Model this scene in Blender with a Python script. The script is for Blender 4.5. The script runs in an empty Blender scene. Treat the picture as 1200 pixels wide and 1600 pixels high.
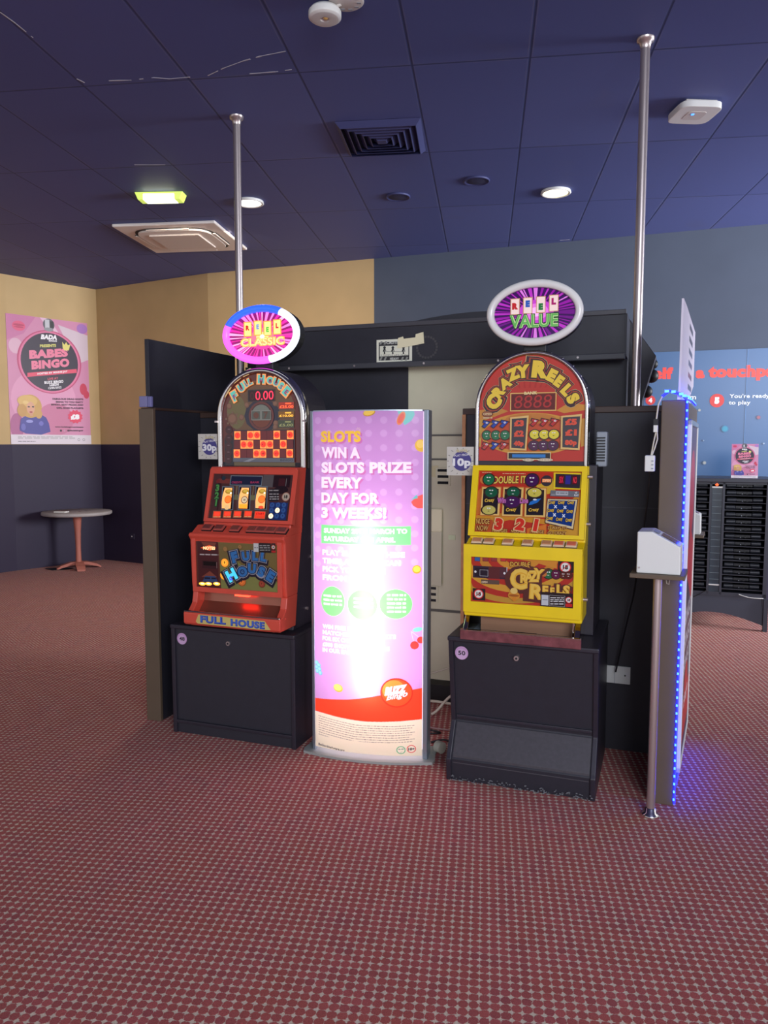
import bpy, bmesh, math, random
import numpy as np
from mathutils import Vector, Matrix
random.seed(7)
R = math.radians
S = bpy.context.scene
COL = S.collection

# ------------------------------------------------------------------ camera, light, exposure
cam_d = bpy.data.cameras.new('camera'); cam = bpy.data.objects.new('camera', cam_d); COL.objects.link(cam)
cam_d.sensor_fit = 'VERTICAL'; cam_d.sensor_height = 36.0; cam_d.sensor_width = 27.0; cam_d.lens = 27.0
cam.location = (0, 0, 1.5); cam.rotation_euler = (R(90 - 5.05), 0, 0)
cam_d.clip_start = 0.05; S.camera = cam
w = bpy.data.worlds.new('daylight'); S.world = w; w.use_nodes = True
wb = w.node_tree.nodes['Background']; wb.inputs[0].default_value = (0.93, 0.94, 1.0, 1); wb.inputs[1].default_value = 1.0
S.view_settings.view_transform = 'Standard'; S.view_settings.look = 'None'
S.view_settings.exposure = 0.0; S.view_settings.gamma = 1.0; S.view_settings.use_curve_mapping = False

def area(name, loc, target, sx, sy, power, color):
    d = bpy.data.lights.new(name, 'AREA'); d.shape = 'RECTANGLE'; d.size = sx; d.size_y = sy; d.energy = power; d.color = color
    o = bpy.data.objects.new(name, d); COL.objects.link(o); o.location = loc
    o.rotation_euler = (Vector(target) - Vector(loc)).to_track_quat('-Z', 'Y').to_euler(); return o
area('added_front_daylight', (1.2, -3.4, 2.8), (0.3, 5, 1.5), 3.5, 1.6, 300, (0.86, 0.92, 1.0))  # unseen front lamp, added and raised to brighten signs and panels
area('added_side_daylight', (7.6, 4.0, 2.3), (3.2, 7.6, 2.5), 2.6, 1.8, 300, (0.92, 0.95, 1.0)).data.spread = R(95)  # unseen lamp added and aimed to lighten the right end of the wall
area('added_left_wall_glow', (-1.5, 7.0, 3.40), (-1.7, 7.6, 0), 1.0, 0.6, 26, (1.0, 0.80, 0.58))  # warm lamp without a fitting, added to lighten the ochre wall

# added back glow and tube strengths inside the light box; paint, carpet and print colours
BACK_E, TUBE_E = 1.0, 24.0
PR_BG, PR_DOT, PR_SH = (203, 155, 208), (214, 172, 218), (204, 120, 178)
CARPET_A, CARPET_B, CARPET_C = (156, 76, 78), (184, 90, 88), (172, 84, 74)
CEIL_A, CEIL_B = (82, 92, 148), (90, 100, 156)

# ------------------------------------------------------------------ materials
def lin(c):
    c = c / 255.0
    return c / 12.92 if c <= 0.04045 else ((c + 0.055) / 1.055) ** 2.4
def rgb(t): return (lin(t[0]), lin(t[1]), lin(t[2]), 1)
MATS = {}
def mat(name, c, rough=0.5, metal=0.0, spec=0.5, emit=0.0, ecol=None, noise=0.0, nscale=30, bump=0.0):
    if name in MATS: return MATS[name]
    m = bpy.data.materials.new(name); m.use_nodes = True
    nt = m.node_tree; b = nt.nodes['Principled BSDF']
    b.inputs['Base Color'].default_value = rgb(c); b.inputs['Roughness'].default_value = rough
    b.inputs['Metallic'].default_value = metal; b.inputs['Specular IOR Level'].default_value = spec
    if emit:
        b.inputs['Emission Color'].default_value = rgb(ecol or c); b.inputs['Emission Strength'].default_value = emit
    if noise or bump:
        tc = nt.nodes.new('ShaderNodeTexCoord'); n = nt.nodes.new('ShaderNodeTexNoise')
        n.inputs['Scale'].default_value = nscale; n.inputs['Detail'].default_value = 5
        nt.links.new(tc.outputs['Object'], n.inputs['Vector'])
        if noise:
            mx = nt.nodes.new('ShaderNodeMix'); mx.data_type = 'RGBA'; mx.blend_type = 'MIX'
            a = rgb([max(0, v * (1 - noise)) for v in c]); z = rgb([min(255, v * (1 + noise)) for v in c])
            mx.inputs[6].default_value = a; mx.inputs[7].default_value = z
            nt.links.new(n.outputs['Fac'], mx.inputs[0]); nt.links.new(mx.outputs[2], b.inputs['Base Color'])
        if bump:
            bp = nt.nodes.new('ShaderNodeBump'); bp.inputs['Strength'].default_value = bump; bp.inputs['Distance'].default_value = 0.003
            nt.links.new(n.outputs['Fac'], bp.inputs['Height']); nt.links.new(bp.outputs['Normal'], b.inputs['Normal'])
    MATS[name] = m; return m
def ink(c, e=0.0, rough=0.3):
    c = tuple(int(v) for v in c)
    return mat('print_%d_%d_%d%s%s' % (c + ('_lit%g' % e if e else '', '' if rough == 0.3 else '_r%g' % rough)), c, rough, 0, 0.5, e)

M_BLACK = mat('black_laminate', (43, 39, 49), 0.42, noise=0.12, nscale=40)
M_BLACK2 = mat('black_board', (42, 41, 50), 0.5, noise=0.1, nscale=25)
M_DARK = mat('dark_void', (14, 13, 17), 0.6)
M_RED = mat('red_plastic', (214, 80, 62), 0.33, noise=0.05, nscale=12)
M_YEL = mat('yellow_plastic', (240, 206, 20), 0.33, noise=0.04, nscale=12)
M_CHROME = mat('chrome', (205, 200, 196), 0.12, 1.0)
M_STEEL = mat('brushed_steel', (200, 188, 186), 0.34, 0.85)
M_SILVER = mat('silver_aluminium', (165, 178, 192), 0.35, 0.75)
M_GREYPL = mat('grey_plastic', (150, 156, 165), 0.5)
M_BROWN = mat('brown_laminate', (98, 82, 66), 0.5, noise=0.06, nscale=8)
M_BROWND = mat('dark_brown_edge', (70, 50, 42), 0.5, noise=0.08, nscale=14)
M_WOOD = mat('raw_wood_edge', (190, 135, 92), 0.6, noise=0.15, nscale=30)
M_WHITE = mat('white_plastic', (226, 226, 222), 0.4)
M_WHITE2 = mat('off_white_metal', (212, 205, 200), 0.45)
M_CREAM = mat('cream_grey_metal', (214, 209, 180), 0.5, noise=0.04, nscale=6)
M_RUBBER = mat('black_rubber', (22, 22, 26), 0.5)
M_PAPER = mat('paper', (214, 208, 190), 0.7)
M_CABLE_W = mat('white_cable', (205, 198, 180), 0.5)
M_CABLE_B = mat('black_cable', (26, 24, 28), 0.5)

# ------------------------------------------------------------------ mesh builder
class MB:
    def __init__(s): s.v = []; s.f = []; s.m = []; s.mats = []; s.sm = []
    def mi(s, m):
        if m not in s.mats: s.mats.append(m)
        return s.mats.index(m)
    def add(s, vs, fs, m, smooth=False):
        k = len(s.v); i = s.mi(m)
        s.v += [tuple(p) for p in vs]
        for f in fs: s.f.append([k + j for j in f]); s.m.append(i); s.sm.append(smooth)
        return s
    def box(s, x0, x1, y0, y1, z0, z1, m, bev=0.0):
        if bev > 0:
            b = min(bev, (x1-x0)*.45, (y1-y0)*.45, (z1-z0)*.45)
            bm = bmesh.new(); bmesh.ops.create_cube(bm, size=1)
            for v in bm.verts: v.co = Vector(((x0+x1)/2 + v.co.x*(x1-x0), (y0+y1)/2 + v.co.y*(y1-y0), (z0+z1)/2 + v.co.z*(z1-z0)))
            bmesh.ops.bevel(bm, geom=list(bm.edges), offset=b, segments=2, profile=0.5, affect='EDGES')
            bm.verts.index_update()
            s.add([v.co for v in bm.verts], [[v.index for v in f.verts] for f in bm.faces], m); bm.free(); return s
        vs = [(x, y, z) for z in (z0, z1) for y in (y0, y1) for x in (x0, x1)]
        return s.add(vs, [(0,2,3,1),(4,5,7,6),(0,1,5,4),(2,6,7,3),(0,4,6,2),(1,3,7,5)], m)
    def prism(s, prof, a0, a1, m, axis='x', bev=0.0):
        # prof: polygon in the two other axes; x -> (y,z)   y -> (x,z)   z -> (x,y)
        n = len(prof)
        def P(a, p): return (a, p[0], p[1]) if axis == 'x' else ((p[0], a, p[1]) if axis == 'y' else (p[0], p[1], a))
        vs = [P(a0, p) for p in prof] + [P(a1, p) for p in prof]
        fs = [list(range(n)), list(range(2*n-1, n-1, -1))] + [(i, n+i, n+(i+1) % n, (i+1) % n) for i in range(n)]
        bm = bmesh.new(); bv = [bm.verts.new(v) for v in vs]
        for f in fs: bm.faces.new([bv[i] for i in f])
        bmesh.ops.recalc_face_normals(bm, faces=bm.faces)
        if bev > 0: bmesh.ops.bevel(bm, geom=list(bm.edges), offset=bev, segments=2, profile=0.5, affect='EDGES', clamp_overlap=True)
        bm.verts.index_update()
        s.add([v.co for v in bm.verts], [[v.index for v in f.verts] for f in bm.faces], m); bm.free(); return s
    def cyl(s, p0, p1, r, m, n=20, r1=None, caps=True, smooth=True):
        p0 = Vector(p0); p1 = Vector(p1); d = (p1 - p0).normalized()
        a = d.orthogonal().normalized(); b = d.cross(a); r1 = r if r1 is None else r1
        vs = []
        for p, q in ((p0, r), (p1, r1)):
            for i in range(n):
                t = 2*math.pi*i/n; vs.append(p + a*math.cos(t)*q + b*math.sin(t)*q)
        s.add(vs, [(i, (i+1) % n, n+(i+1) % n, n+i) for i in range(n)], m, smooth)
        if caps: s.add(vs, [list(range(n-1, -1, -1)), list(range(n, 2*n))], m)
        return s
    def tube(s, pts, r, m, n=8):
        pts = [Vector(p) for p in pts]; rings = []; a = None
        for i, p in enumerate(pts):
            d = (pts[min(i+1, len(pts)-1)] - pts[max(i-1, 0)]).normalized()
            a = d.orthogonal().normalized() if a is None else (a - d*a.dot(d)).normalized()
            b = d.cross(a); rings.append([p + a*math.cos(2*math.pi*k/n)*r + b*math.sin(2*math.pi*k/n)*r for k in range(n)])
        vs = [v for q in rings for v in q]; L = len(rings)
        fs = [(i*n+k, i*n+(k+1) % n, (i+1)*n+(k+1) % n, (i+1)*n+k) for i in range(L-1) for k in range(n)]
        s.add(vs, fs, m, True); return s.add(vs, [list(range(n-1, -1, -1)), list(range((L-1)*n, L*n))], m)
    def lathe(s, c, prof, m, n=32, sx=1.0, sy=1.0):
        vs = []
        for r, z in prof:
            for i in range(n):
                t = 2*math.pi*i/n; vs.append((c[0]+r*math.cos(t)*sx, c[1]+r*math.sin(t)*sy, c[2]+z))
        L = len(prof)
        s.add(vs, [(j*n+i, j*n+(i+1) % n, (j+1)*n+(i+1) % n, (j+1)*n+i) for j in range(L-1) for i in range(n)], m, True)
        return s.add(vs, [list(range(n-1, -1, -1)), list(range((L-1)*n, L*n))], m)
    def ball(s, c, r, m, n=14, sx=1, sy=1, sz=1):
        return s.lathe(c, [], m) if False else s._ball(c, r, m, n, sx, sy, sz)
    def _ball(s, c, r, m, n, sx, sy, sz):
        bm = bmesh.new(); bmesh.ops.create_uvsphere(bm, u_segments=n, v_segments=n//2+1, radius=r)
        bm.verts.index_update()
        s.add([(c[0]+v.co.x*sx, c[1]+v.co.y*sy, c[2]+v.co.z*sz) for v in bm.verts], [[v.index for v in f.verts] for f in bm.faces], m, True)
        bm.free(); return s
    def ring_y(s, cx, cz, y, ax, az, wd, dp, segmat, n=96, prof=6):
        # ellipse ring in the x-z plane, half-round profile bulging to -y
        k0 = len(s.v); P = prof + 1
        for i in range(n):
            t = 2*math.pi*i/n; co, si = math.cos(t), math.sin(t)
            for j in range(P + 1):
                q = math.pi * j / prof if j < P else None
                if j < P: rr = (1 - math.cos(q)) / 2; yy = y - math.sin(q) * dp
                else: rr = 0.5; yy = y + 0.012
                s.v.append((cx + (ax - wd*rr)*co, yy, cz + (az - wd*rr)*si))
        for i in range(n):
            for j in range(P + 1):
                a, b = k0+i*(P+1)+j, k0+i*(P+1)+(j+1) % (P+1); c, d = k0+((i+1) % n)*(P+1)+(j+1) % (P+1), k0+((i+1) % n)*(P+1)+j
                s.f.append([a, d, c, b]); s.m.append(s.mi(segmat(360*(i+.5)/n))); s.sm.append(True)
        return s
    def build(s, name, parent=None, off=(0, 0, 0)):
        me = bpy.data.meshes.new(name); o = bpy.data.objects.new(name, me); COL.objects.link(o)
        ox, oy, oz = off
        me.from_pydata([(v[0]-ox, v[1]-oy, v[2]-oz) for v in s.v], [], s.f)
        for m in s.mats: me.materials.append(m)
        me.polygons.foreach_set('material_index', s.m); me.polygons.foreach_set('use_smooth', s.sm)
        me.update()
        if parent: o.parent = parent
        return o

# frames: group axes on the floor.  G = the slot machine island, turned 20 degrees
class Frame:
    def __init__(s, deg, ox=0.0, oy=0.0): s.a = R(deg); s.ox = ox; s.oy = oy
    def w(s, x, y, z): c, n = math.cos(s.a), math.sin(s.a); return Vector((s.ox + c*x + n*y, s.oy - n*x + c*y, z))
WORLD = Frame(0); G = Frame(20); BN = Frame(13.1, -.075, 3.594); SL = Frame(24.3, 1.16, 3.09); CG = Frame(7.5)
NAMES = {}
class Thing:
    def __init__(s, name, label, cat, fr=WORLD, base=(0, 0, 0), group=None, kind=None):
        s.fr = fr; s.base = base
        s.o = bpy.data.objects.new(name, None); COL.objects.link(s.o); s.o.empty_display_size = 0.1
        s.place(s.o)
        s.o['label'] = label; s.o['category'] = cat
        if group: s.o['group'] = group
        if kind: s.o['kind'] = kind
    def place(s, o): o.location = s.fr.w(*s.base); o.rotation_euler = (0, 0, -s.fr.a)
    def part(s, name, mb, parent=None, label=None):
        o = mb.build(name, parent or s.o, s.base)
        if label: o['label'] = label
        return o
def single(name, mb, label, cat, fr=WORLD, base=(0, 0, 0), group=None, kind=None):
    o = mb.build(name, None, base); o.location = fr.w(*base); o.rotation_euler = (0, 0, -fr.a)
    if label: o['label'] = label; o['category'] = cat
    if group: o['group'] = group
    if kind: o['kind'] = kind
    return o

# ------------------------------------------------------------------ printed artwork: layered ink shapes on a panel
GLY = {}
def glyphs(txt, bold=0.0, shear=0.0):
    key = (txt, bold, shear)
    if key in GLY: return GLY[key]
    cu = bpy.data.curves.new('t', 'FONT'); cu.body = txt; cu.offset = bold; cu.shear = shear; cu.resolution_u = 3; cu.size = 1; cu.space_character = 1.0 + bold*1.2
    ob = bpy.data.objects.new('t', cu); COL.objects.link(ob)
    me = bpy.data.meshes.new_from_object(ob.evaluated_get(bpy.context.evaluated_depsgraph_get()))
    vs = np.array([(v.co.x, v.co.y) for v in me.vertices]); fs = [list(p.vertices) for p in me.polygons]
    bpy.data.objects.remove(ob); bpy.data.curves.remove(cu); bpy.data.meshes.remove(me)
    if len(vs) == 0: vs = np.zeros((1, 2))
    lo = vs.min(0); hi = vs.max(0); sz = np.maximum(hi - lo, 1e-6)
    GLY[key] = ((vs - lo) / sz, fs, sz[0] / sz[1]); return GLY[key]
class Art:
    # O, SV, TV: lower left corner and the two edge vectors of the panel; shapes are given in fractions of the edges
    def __init__(s, O, SV, TV):
        s.O = Vector(O); s.S = Vector(SV); s.T = Vector(TV); s.N = s.S.cross(s.T).normalized(); s.L = []
        s.ls = s.S.length; s.lt = s.T.length; s.g = None
    def cut(s, g=None): s.g = g; return s      # following shapes belong to a part of their own
    def poly(s, pts, c, e=0.0): s.L.append(([tuple(p) for p in pts], [list(range(len(pts)))], c, e, s.g)); return s
    def rect(s, a, b, c, e=0.0): return s.poly([(a[0], a[1]), (b[0], a[1]), (b[0], b[1]), (a[0], b[1])], c, e)
    def frame(s, a, b, t, c, ci, e=0.0):
        s.rect(a, b, c); x0, x1 = sorted((a[0], b[0])); y0, y1 = sorted((a[1], b[1])); ty = t*s.ls/s.lt
        return s.rect((x0+t, y0+ty), (x1-t, y1-ty), ci, e)
    def ell(s, ctr, q, c, e=0.0, n=28, a0=0, a1=360, rot=0):
        # q: a point giving the two radii as offsets from the centre (fractions)
        rx, ry = abs(q[0]-ctr[0]), abs(q[1]-ctr[1])
        k = n if a1-a0 >= 360 else n+1
        pts = []
        for i in range(k):
            t = R(a0 + (a1-a0)*i/n); x, y = rx*math.cos(t)*s.ls, ry*math.sin(t)*s.lt
            cr, sr = math.cos(R(rot)), math.sin(R(rot))
            pts.append((ctr[0] + (x*cr - y*sr)/s.ls, ctr[1] + (x*sr + y*cr)/s.lt))
        return s.poly(pts, c, e)
    def circ(s, ctr, r, c, e=0.0, n=24, a0=0, a1=360):   # r in metres
        return s.ell(ctr, (ctr[0]+r/s.ls, ctr[1]+r/s.lt), c, e, n, a0, a1)
    def line(s, a, b, wd, c, e=0.0):
        ax, ay, bx, by = a[0]*s.ls, a[1]*s.lt, b[0]*s.ls, b[1]*s.lt; l = math.hypot(bx-ax, by-ay) or 1
        nx, ny = -(by-ay)/l*wd/2, (bx-ax)/l*wd/2
        return s.poly([((ax+nx)/s.ls, (ay+ny)/s.lt), ((bx+nx)/s.ls, (by+ny)/s.lt), ((bx-nx)/s.ls, (by-ny)/s.lt), ((ax-nx)/s.ls, (ay-ny)/s.lt)], c, e)
    def text(s, t, bl, br, top, c, e=0.0, bold=0.03, shear=0.0, grow=0.0):
        # bl, br: ends of the baseline; top: any point at cap height
        vs, fs, asp = glyphs(t, bold, shear); h = top[1] - bl[1]
        out = []
        for x, y in vs:
            if grow: x = (x-.5)*(1+grow*s.lt*abs(h)/(abs(br[0]-bl[0])*s.ls+1e-9)) + .5; y = (y-.5)*(1+grow) + .5
            out.append((bl[0] + (br[0]-bl[0])*x, bl[1] + (br[1]-bl[1])*x + h*y))
        s.L.append((out, fs, c, e, s.g)); return s
    def glyph(s, t, ctr, hh, rot, c, e=0.0, bold=0.05, wide=1.0, shift=(0, 0)):   # one letter centred, height in metres
        vs, fs, asp = glyphs(t, bold); cr, sr = math.cos(R(rot)), math.sin(R(rot)); out = []
        for x, y in vs:
            X = (x-.5)*hh*asp*wide + shift[0]; Y = (y-.5)*hh + shift[1]
            out.append((ctr[0] + (X*cr-Y*sr)/s.ls, ctr[1] + (X*sr+Y*cr)/s.lt))
        s.L.append((out, fs, c, e, s.g)); return s
    def block(s, t, ctr, hh, rot, c, edge, e=0.0, wide=1.0, ee=0.0):     # outlined letter
        s.glyph(t, ctr, hh*1.22, rot, edge, ee, 0.10, wide*1.05); return s.glyph(t, ctr, hh, rot, c, e, 0.05, wide)
    def bars(s, bl, br, top, c, seed=0, wd=0.6):          # a line of print too small to read
        rd = random.Random(seed); h = top[1]-bl[1]; L = abs(br[0]-bl[0])*s.ls; x = 0.0; hm = abs(h)*s.lt
        while x < L:
            wl = min(L-x, hm*rd.uniform(1.2, 3.8))
            p0 = x/L; p1 = (x+wl)/L
            q = lambda p, k: (bl[0]+(br[0]-bl[0])*p, bl[1]+(br[1]-bl[1])*p + h*k)
            s.poly([q(p0, .2), q(p1, .2), q(p1, .2+wd), q(p0, .2+wd)], c); x += wl + hm*0.5
        return s
    def parts(s, t, name, parent=None, rough=0.3, step=8e-5):
        for g in dict.fromkeys(q[4] for q in s.L): t.part((g or name).split('#')[0], s.mesh(rough, step, g), parent)
    def mesh(s, rough=0.3, step=8e-5, group='*'):
        mb = MB()
        for k, (pts, fs, c, e, g) in enumerate(s.L):
            if group != '*' and g != group: continue
            d = s.N * (step*(k+1))
            mb.add([s.O + s.S*p[0] + s.T*p[1] + d for p in pts], fs, ink(c, e, rough))
        return mb
    def raster(s, nx, ny, ss=2):
        W, H = nx*ss, ny*ss; im = np.zeros((H, W, 3))
        for pts, fs, c, e, g in s.L:
            P = np.array(pts) * (W, H); col = np.array([lin(v) for v in c])
            for f in fs:
                q = P[f]; x0, y0 = np.floor(q.min(0)).astype(int); x1, y1 = np.ceil(q.max(0)).astype(int)
                x0, y0 = max(x0, 0), max(y0, 0); x1, y1 = min(x1, W), min(y1, H)
                if x1 <= x0 or y1 <= y0: continue
                X, Y = np.meshgrid(np.arange(x0, x1)+.5, np.arange(y0, y1)+.5); ins = np.zeros(X.shape, bool)
                for i in range(len(q)):
                    (xa, ya), (xb, yb) = q[i-1], q[i]
                    if ya == yb: continue
                    cr = ((ya > Y) != (yb > Y)) & (X < (xb-xa)*(Y-ya)/(yb-ya) + xa); ins ^= cr
                im[y0:y1, x0:x1][ins] = col
        return im.reshape(ny, ss, nx, ss, 3).mean((1, 3))

# ------------------------------------------------------------------ artwork maps and panel rectangles
def hom(m):
    def f(x, y):
        d = m[6]*x + m[7]*y + m[8]
        return ((m[0]*x + m[1]*y + m[2])/d, (m[3]*x + m[4]*y + m[5])/d)
    return f
LT = hom((0.000903282, -3.46306e-05, -0.0359617, 8.76369e-06, -0.00080626, 0.975826, 8.76369e-06, -1.76461e-05, 0.946253))
LR = hom((0.00149704, 0.000260355, -0.330251, 0.000115724, -0.00257487, 1.62305, 6.57737e-05, 2.04888e-05, 1.24806))
LB = hom((0.00124449, 4.17614e-05, -0.220866, 0.000150205, -0.00205388, 1.03328, 5.26499e-05, -3.51315e-05, 0.913497))
RT = hom((0.00107438, -5.76906e-16, -0.0698348, -1.13219e-15, -0.00107138, 1.64457, -1.09067e-15, -1.50053e-05, 0.968489))
RU = hom((0.000850551, -4.56716e-16, -0.0161157, -8.96315e-16, -0.000848175, 0.46605, -8.63443e-16, -1.18792e-05, 0.951983))
RR = hom((0.00140551, 5.68184e-05, -0.157931, 8.51591e-05, -0.00227091, 1.51879, 9.20432e-05, -2.9439e-05, 1.27597))
RB = hom((0.00138309, 1.19576e-05, -0.136553, 0.000213404, -0.00303529, 1.33957, 7.04689e-05, -1.86103e-05, 1.19847))
BU = hom((0.00123155, -9.51003e-06, -0.0665005, 4.66889e-05, -0.000389852, 1.12558, 4.89235e-05, -8.63238e-06, 1.09843))
BL = hom((0.0013435, -1.03745e-05, -0.0799873, 5.09329e-05, -0.00042529, 0.572703, 5.33706e-05, -9.41707e-06, 1.08618))
PO = hom((0.00139352, -4.15874e-05, -0.0431208, -9.54656e-17, -0.000930569, 1.36334, -0.000103705, 7.19237e-06, 1.01611))
LS = hom((0.00155732, -4.21417e-16, -0.401993, 2.84839e-16, -0.00201614, 1.17204, 3.09595e-16, -5.4054e-16, 1))
RS = hom((0.00130587, 1.25564e-05, -0.203571, -5.03291e-05, -0.00190621, 1.1751, -1.9879e-07, -3.76942e-06, 0.991359))
SP = hom((0.00488558, 0.000553084, -2.13398, 1.5483e-14, -0.00386273, 1.25539, -9.8352e-05, 0.000169705, 1.05573))
C30 = hom((-0.0141795, -0.000727153, 10.05, -0.000333003, 0.0109891, -14.094, -0.000333003, -0.000727153, -1.58106))
C10 = hom((0.0217167, -1.34017e-13, 2.65885e-11, -3.52196e-14, -0.0197864, 3.9265, -2.83144e-14, 0.000965188, 4.11804))
CS = hom((0.000534668, 1.71299e-05, -1.94614, 6.95011e-05, -0.000583581, 2.64089, 4.63341e-05, -1.12057e-05, 1.15426))
PV = hom((0.00401001, 0.000128475, -4.25341, 0.000521258, -0.00437686, 4.44987, 0.000347505, -8.40431e-05, 1))
WG = hom((0.00157301, 5.03967e-05, -0.64081, 0.000110812, -0.00169426, 3.93692, 7.38745e-05, -1.78663e-05, 1.29663))
RK = hom((0.00128702, 4.12342e-05, 0.135694, 0.000104252, -0.00138952, 2.06203, 6.95011e-05, -1.68086e-05, 1.31121))
P_LT = ((-2.2177, 3.5200, 1.3738), (0.5186, 0.0000, 0.0000), (0.0000, 0.0000, 0.5142))
P_LR = ((-2.1571, 3.3368, 1.1237), (0.4523, 0.0000, 0.0000), (0.0000, 0.0635, 0.2221))
P_LB = ((-2.2010, 3.2878, 0.7831), (0.4600, 0.0000, 0.0000), (0.0000, -0.0017, 0.2443))
P_RT = ((-0.8105, 3.4400, 1.4062), (0.4992, 0.0000, 0.0000), (0.0000, 0.0000, 0.5028))
P_RR = ((-0.7793, 3.3283, 1.1094), (0.4501, 0.0000, 0.0000), (0.0000, 0.0752, 0.2675))
P_RB = ((-0.7751, 3.2498, 0.8171), (0.4367, 0.0000, 0.0000), (0.0000, -0.0007, 0.1971))
P_LS = ((-2.1578, 3.5000, 1.9047), (0.4402, 0.0000, 0.0000), (0.0000, 0.0000, 0.2962))
P_RS = ((-0.7595, 3.4200, 1.9267), (0.4193, 0.0000, 0.0000), (0.0000, 0.0000, 0.2841))
P_C30 = ((-2.3412, 3.5200, 1.4203), (0.1260, 0.0000, 0.0000), (0.0000, 0.0000, 0.1336))
P_C10 = ((-0.9376, 3.4400, 1.3563), (0.1266, 0.0000, 0.0000), (0.0000, 0.0000, 0.1319))
P_SP = ((0.5161, 6.8524, 1.2360), (0.1981, 0.0000, 0.0000), (0.0000, 0.0181, 0.2715))
P_LIP = ((-2.2299, 3.2200, 0.6284), (0.5242, 0.0000, 0.0000), (0.0000, 0.0000, 0.0495))
BTN_L = [-2.1453, -2.0770, -1.9854, -1.8911, -1.8384, -1.7861, -1.7279]
BTN_R = [-0.7596, -0.7074, -0.6245, -0.5393, -0.4588, -0.4075, -0.3554]
SOCK = (-0.1970, 3.8400, 0.3790)
SCRATCHES = [[((-1.74, 3.666), (-1.713, 3.762), 0.01), ((-1.713, 3.762), (-1.69, 3.886), 0.006)], [((-1.646, 4.303), (-1.622, 4.347), 0.01)], [((-1.482, 4.325), (-1.359, 4.318), 0.01), ((-1.359, 4.318), (-1.23, 4.289), 0.006), ((-1.23, 4.289), (-1.149, 4.303), 0.01), ((-1.149, 4.303), (-1.034, 4.282), 0.006)], [((-0.935, 4.267), (-0.833, 4.184), 0.01), ((-0.833, 4.184), (-0.719, 4.11), 0.006), ((-0.719, 4.11), (-0.613, 4.058), 0.01), ((-0.613, 4.058), (-0.491, 4.013), 0.006)], [((-0.71, 4.246), (-0.572, 4.225), 0.01), ((-0.572, 4.225), (-0.468, 4.197), 0.006)], [((-1.533, 5.573), (-1.749, 5.573), 0.01)], [((1.691, 7.578), (1.777, 7.554), 0.01)], [((-0.043, 5.393), (0.0, 5.393), 0.01)], [((-0.207, 5.258), (-0.186, 5.382), 0.01)]]

# ------------------------------------------------------------------ room: carpet, ceiling, walls
def grid_nodes(nt, deg, sx, sy, ox=0.0, oy=0.0):
    N = nt.nodes; Lk = nt.links
    tc = N.new('ShaderNodeTexCoord'); mp = N.new('ShaderNodeMapping'); mp.vector_type = 'POINT'
    mp.inputs['Rotation'].default_value = (0, 0, R(deg)); Lk.new(tc.outputs['Object'], mp.inputs['Vector'])
    sp = N.new('ShaderNodeSeparateXYZ'); Lk.new(mp.outputs['Vector'], sp.inputs[0])
    def M(op, a, b=None, c=None):
        n = N.new('ShaderNodeMath'); n.operation = op
        for i, v in enumerate((a, b, c)):
            if v is None: continue
            if isinstance(v, (int, float)): n.inputs[i].default_value = v
            else: Lk.new(v, n.inputs[i])
        return n.outputs[0]
    u = M('DIVIDE', M('SUBTRACT', sp.outputs[0], ox), sx); v = M('DIVIDE', M('SUBTRACT', sp.outputs[1], oy), sy)
    return tc, M, u, v
def ramp(M, x, a, b):   # smooth step a..b
    n = M('SUBTRACT', x, a); n = M('DIVIDE', n, b-a); n = M('MAXIMUM', M('MINIMUM', n, 1.0), 0.0); return n
def mixc(nt, f, a, b, blend='MIX'):
    m = nt.nodes.new('ShaderNodeMix'); m.data_type = 'RGBA'; m.blend_type = blend
    for i, v in ((0, f), (6, a), (7, b)):
        if isinstance(v, (tuple, float, int)): m.inputs[i].default_value = v
        else: nt.links.new(v, m.inputs[i])
    return m.outputs[2]

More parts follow.
